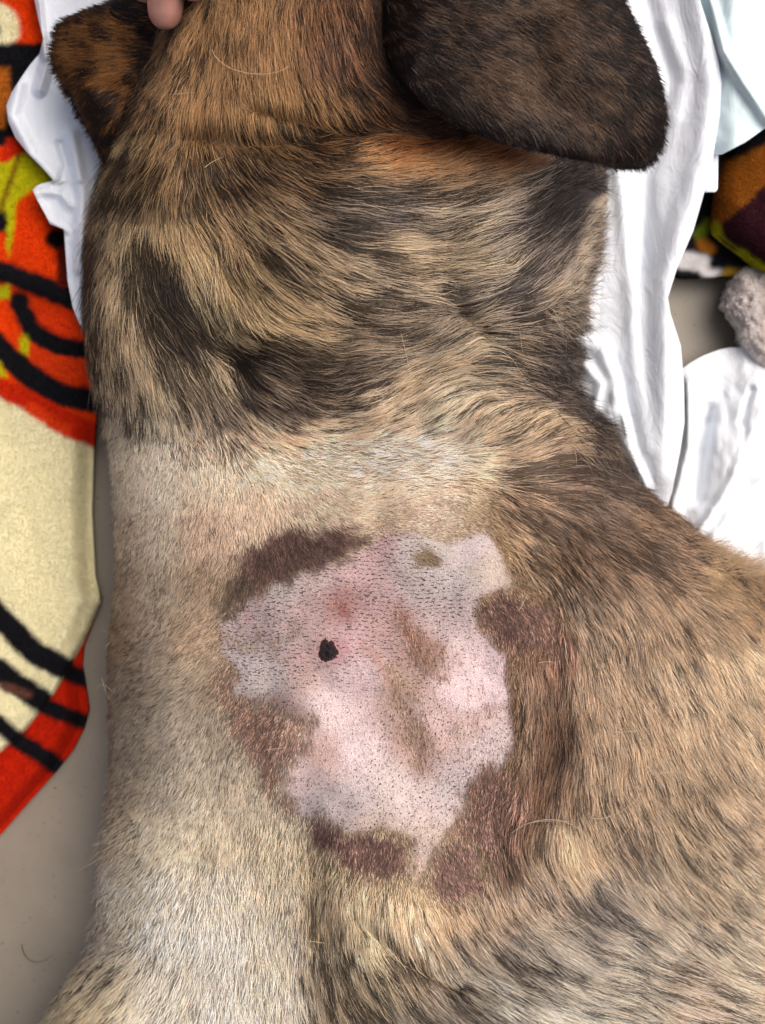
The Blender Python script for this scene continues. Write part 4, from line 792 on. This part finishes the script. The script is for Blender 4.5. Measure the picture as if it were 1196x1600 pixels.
# hair lying on the floor
fh = strays([[(34, 1475), (44, 1498), (62, 1503), (82, 1492)]], .0006, .0002, lin('3a3234'), 'loose_hair', None, zf=lambda x, y: np.zeros(np.shape(x)))
tag(fh, 'curved dark hair lying on the grey floor at lower left', 'hair')

# ------------------------------------------------------------------ the hand holding the head, fingertips in view
m_hand = Mat('hand_skin'); tcx = m_hand.n('ShaderNodeTexCoord'); nzx = m_hand.n('ShaderNodeTexNoise', Scale=90.0, Detail=5.0); m_hand.l(tcx.outputs['Object'], nzx.inputs['Vector'])
rp = m_hand.n('ShaderNodeValToRGB'); rp.color_ramp.elements[0].position = .35; rp.color_ramp.elements[0].color = (*lin('b07a6c'), 1); rp.color_ramp.elements[1].position = .7; rp.color_ramp.elements[1].color = (*lin('d09c8c'), 1)
m_hand.l(nzx.outputs['Fac'], rp.inputs['Fac']); m_hand.l(rp.outputs[0], m_hand.b.inputs['Base Color'])
m_hand.b.inputs['Roughness'].default_value = .45; m_hand.b.inputs['Subsurface Weight'].default_value = .25; m_hand.b.inputs['Subsurface Radius'].default_value = (1, .35, .2); m_hand.b.inputs['Subsurface Scale'].default_value = .004
vz = m_hand.n('ShaderNodeTexNoise', Scale=1400.0, Detail=3.0); m_hand.l(tcx.outputs['Object'], vz.inputs['Vector']); bpx = m_hand.n('ShaderNodeBump', Strength=.35, Distance=.0005); m_hand.l(vz.outputs['Fac'], bpx.inputs['Height']); m_hand.l(bpx.outputs[0], m_hand.b.inputs['Normal'])
def pt(u, v, z): return tuple(float(q) for q in unproj(np.array(float(u)), np.array(float(v)), np.array(float(z))))
def hand():
    V, E, R = [], [], []
    def add(p, r, par=None):
        V.append(p); R.append(r); i = len(V) - 1
        if par is not None: E.append((par, i))
        return i
    wrist = add(pt(470, -640, .235), .024); arm = add(pt(560, -900, .27), .030, wrist); arm2 = add(pt(680, -1250, .30), .036, arm)
    palm = add(pt(430, -480, .225), .026, wrist); palm2 = add(pt(390, -400, .220), .026, palm)
    fing = [[(330, -330, .212, .0125), (285, -220, .196, .0098), (268, -110, .172, .0088), (259, -5, .150, .0090), (258, 47, .138, .0088)],
            [(370, -320, .215, .012), (350, -230, .205, .0095), (326, -140, .188, .0088), (308, -60, .166, .0082), (298, -2, .152, .0080)],
            [(420, -315, .215, .0115), (415, -240, .206, .0092), (400, -160, .190, .0085), (384, -105, .176, .008), (376, -60, .168, .0074)],
            [(462, -330, .212, .010), (475, -270, .204, .008), (472, -210, .190, .0074), (462, -170, .182, .0068)],
            [(330, -440, .205, .0135), (262, -340, .175, .0115), (236, -200, .150, .0098), (230, -70, .138, .0090), (232, 8, .130, .0084)]]
    for f in fing:
        p = palm2 if f is not fing[-1] else palm
        for (u, v, z, r) in f: p = add(pt(u, v, z), r, p)
    me = bpy.data.meshes.new('hand'); me.from_pydata(V, E, []); o = bpy.data.objects.new('hand', me); col.objects.link(o)
    s_ = o.modifiers.new('s', 'SKIN'); s_.use_smooth_shade = True; s_.branch_smoothing = .6
    for i, r in enumerate(R): me.skin_vertices[0].data[i].radius = (r, r)
    me.skin_vertices[0].data[0].use_root = True
    q = o.modifiers.new('u', 'SUBSURF'); q.levels = 3; q.render_levels = 3
    dg = bpy.context.evaluated_depsgraph_get(); dg.update(); nm = bpy.data.meshes.new_from_object(o.evaluated_get(dg)); nm.name = 'hand'
    o.modifiers.clear(); o.data = nm; nm.materials.clear(); nm.materials.append(m_hand.m)
    for p_ in nm.polygons: p_.use_smooth = True
    return o
try:
    ho = hand()
except Exception as ex:
    print('HAND', ex); raise
pr_ = empty('person', pt(560, -900, .27)); tag(pr_, 'person\'s pale hand with fingertips holding the dog\'s head at the top edge', 'person')
ho.parent = pr_; ho.location = -pr_.location
print('done', time.time() - T0)
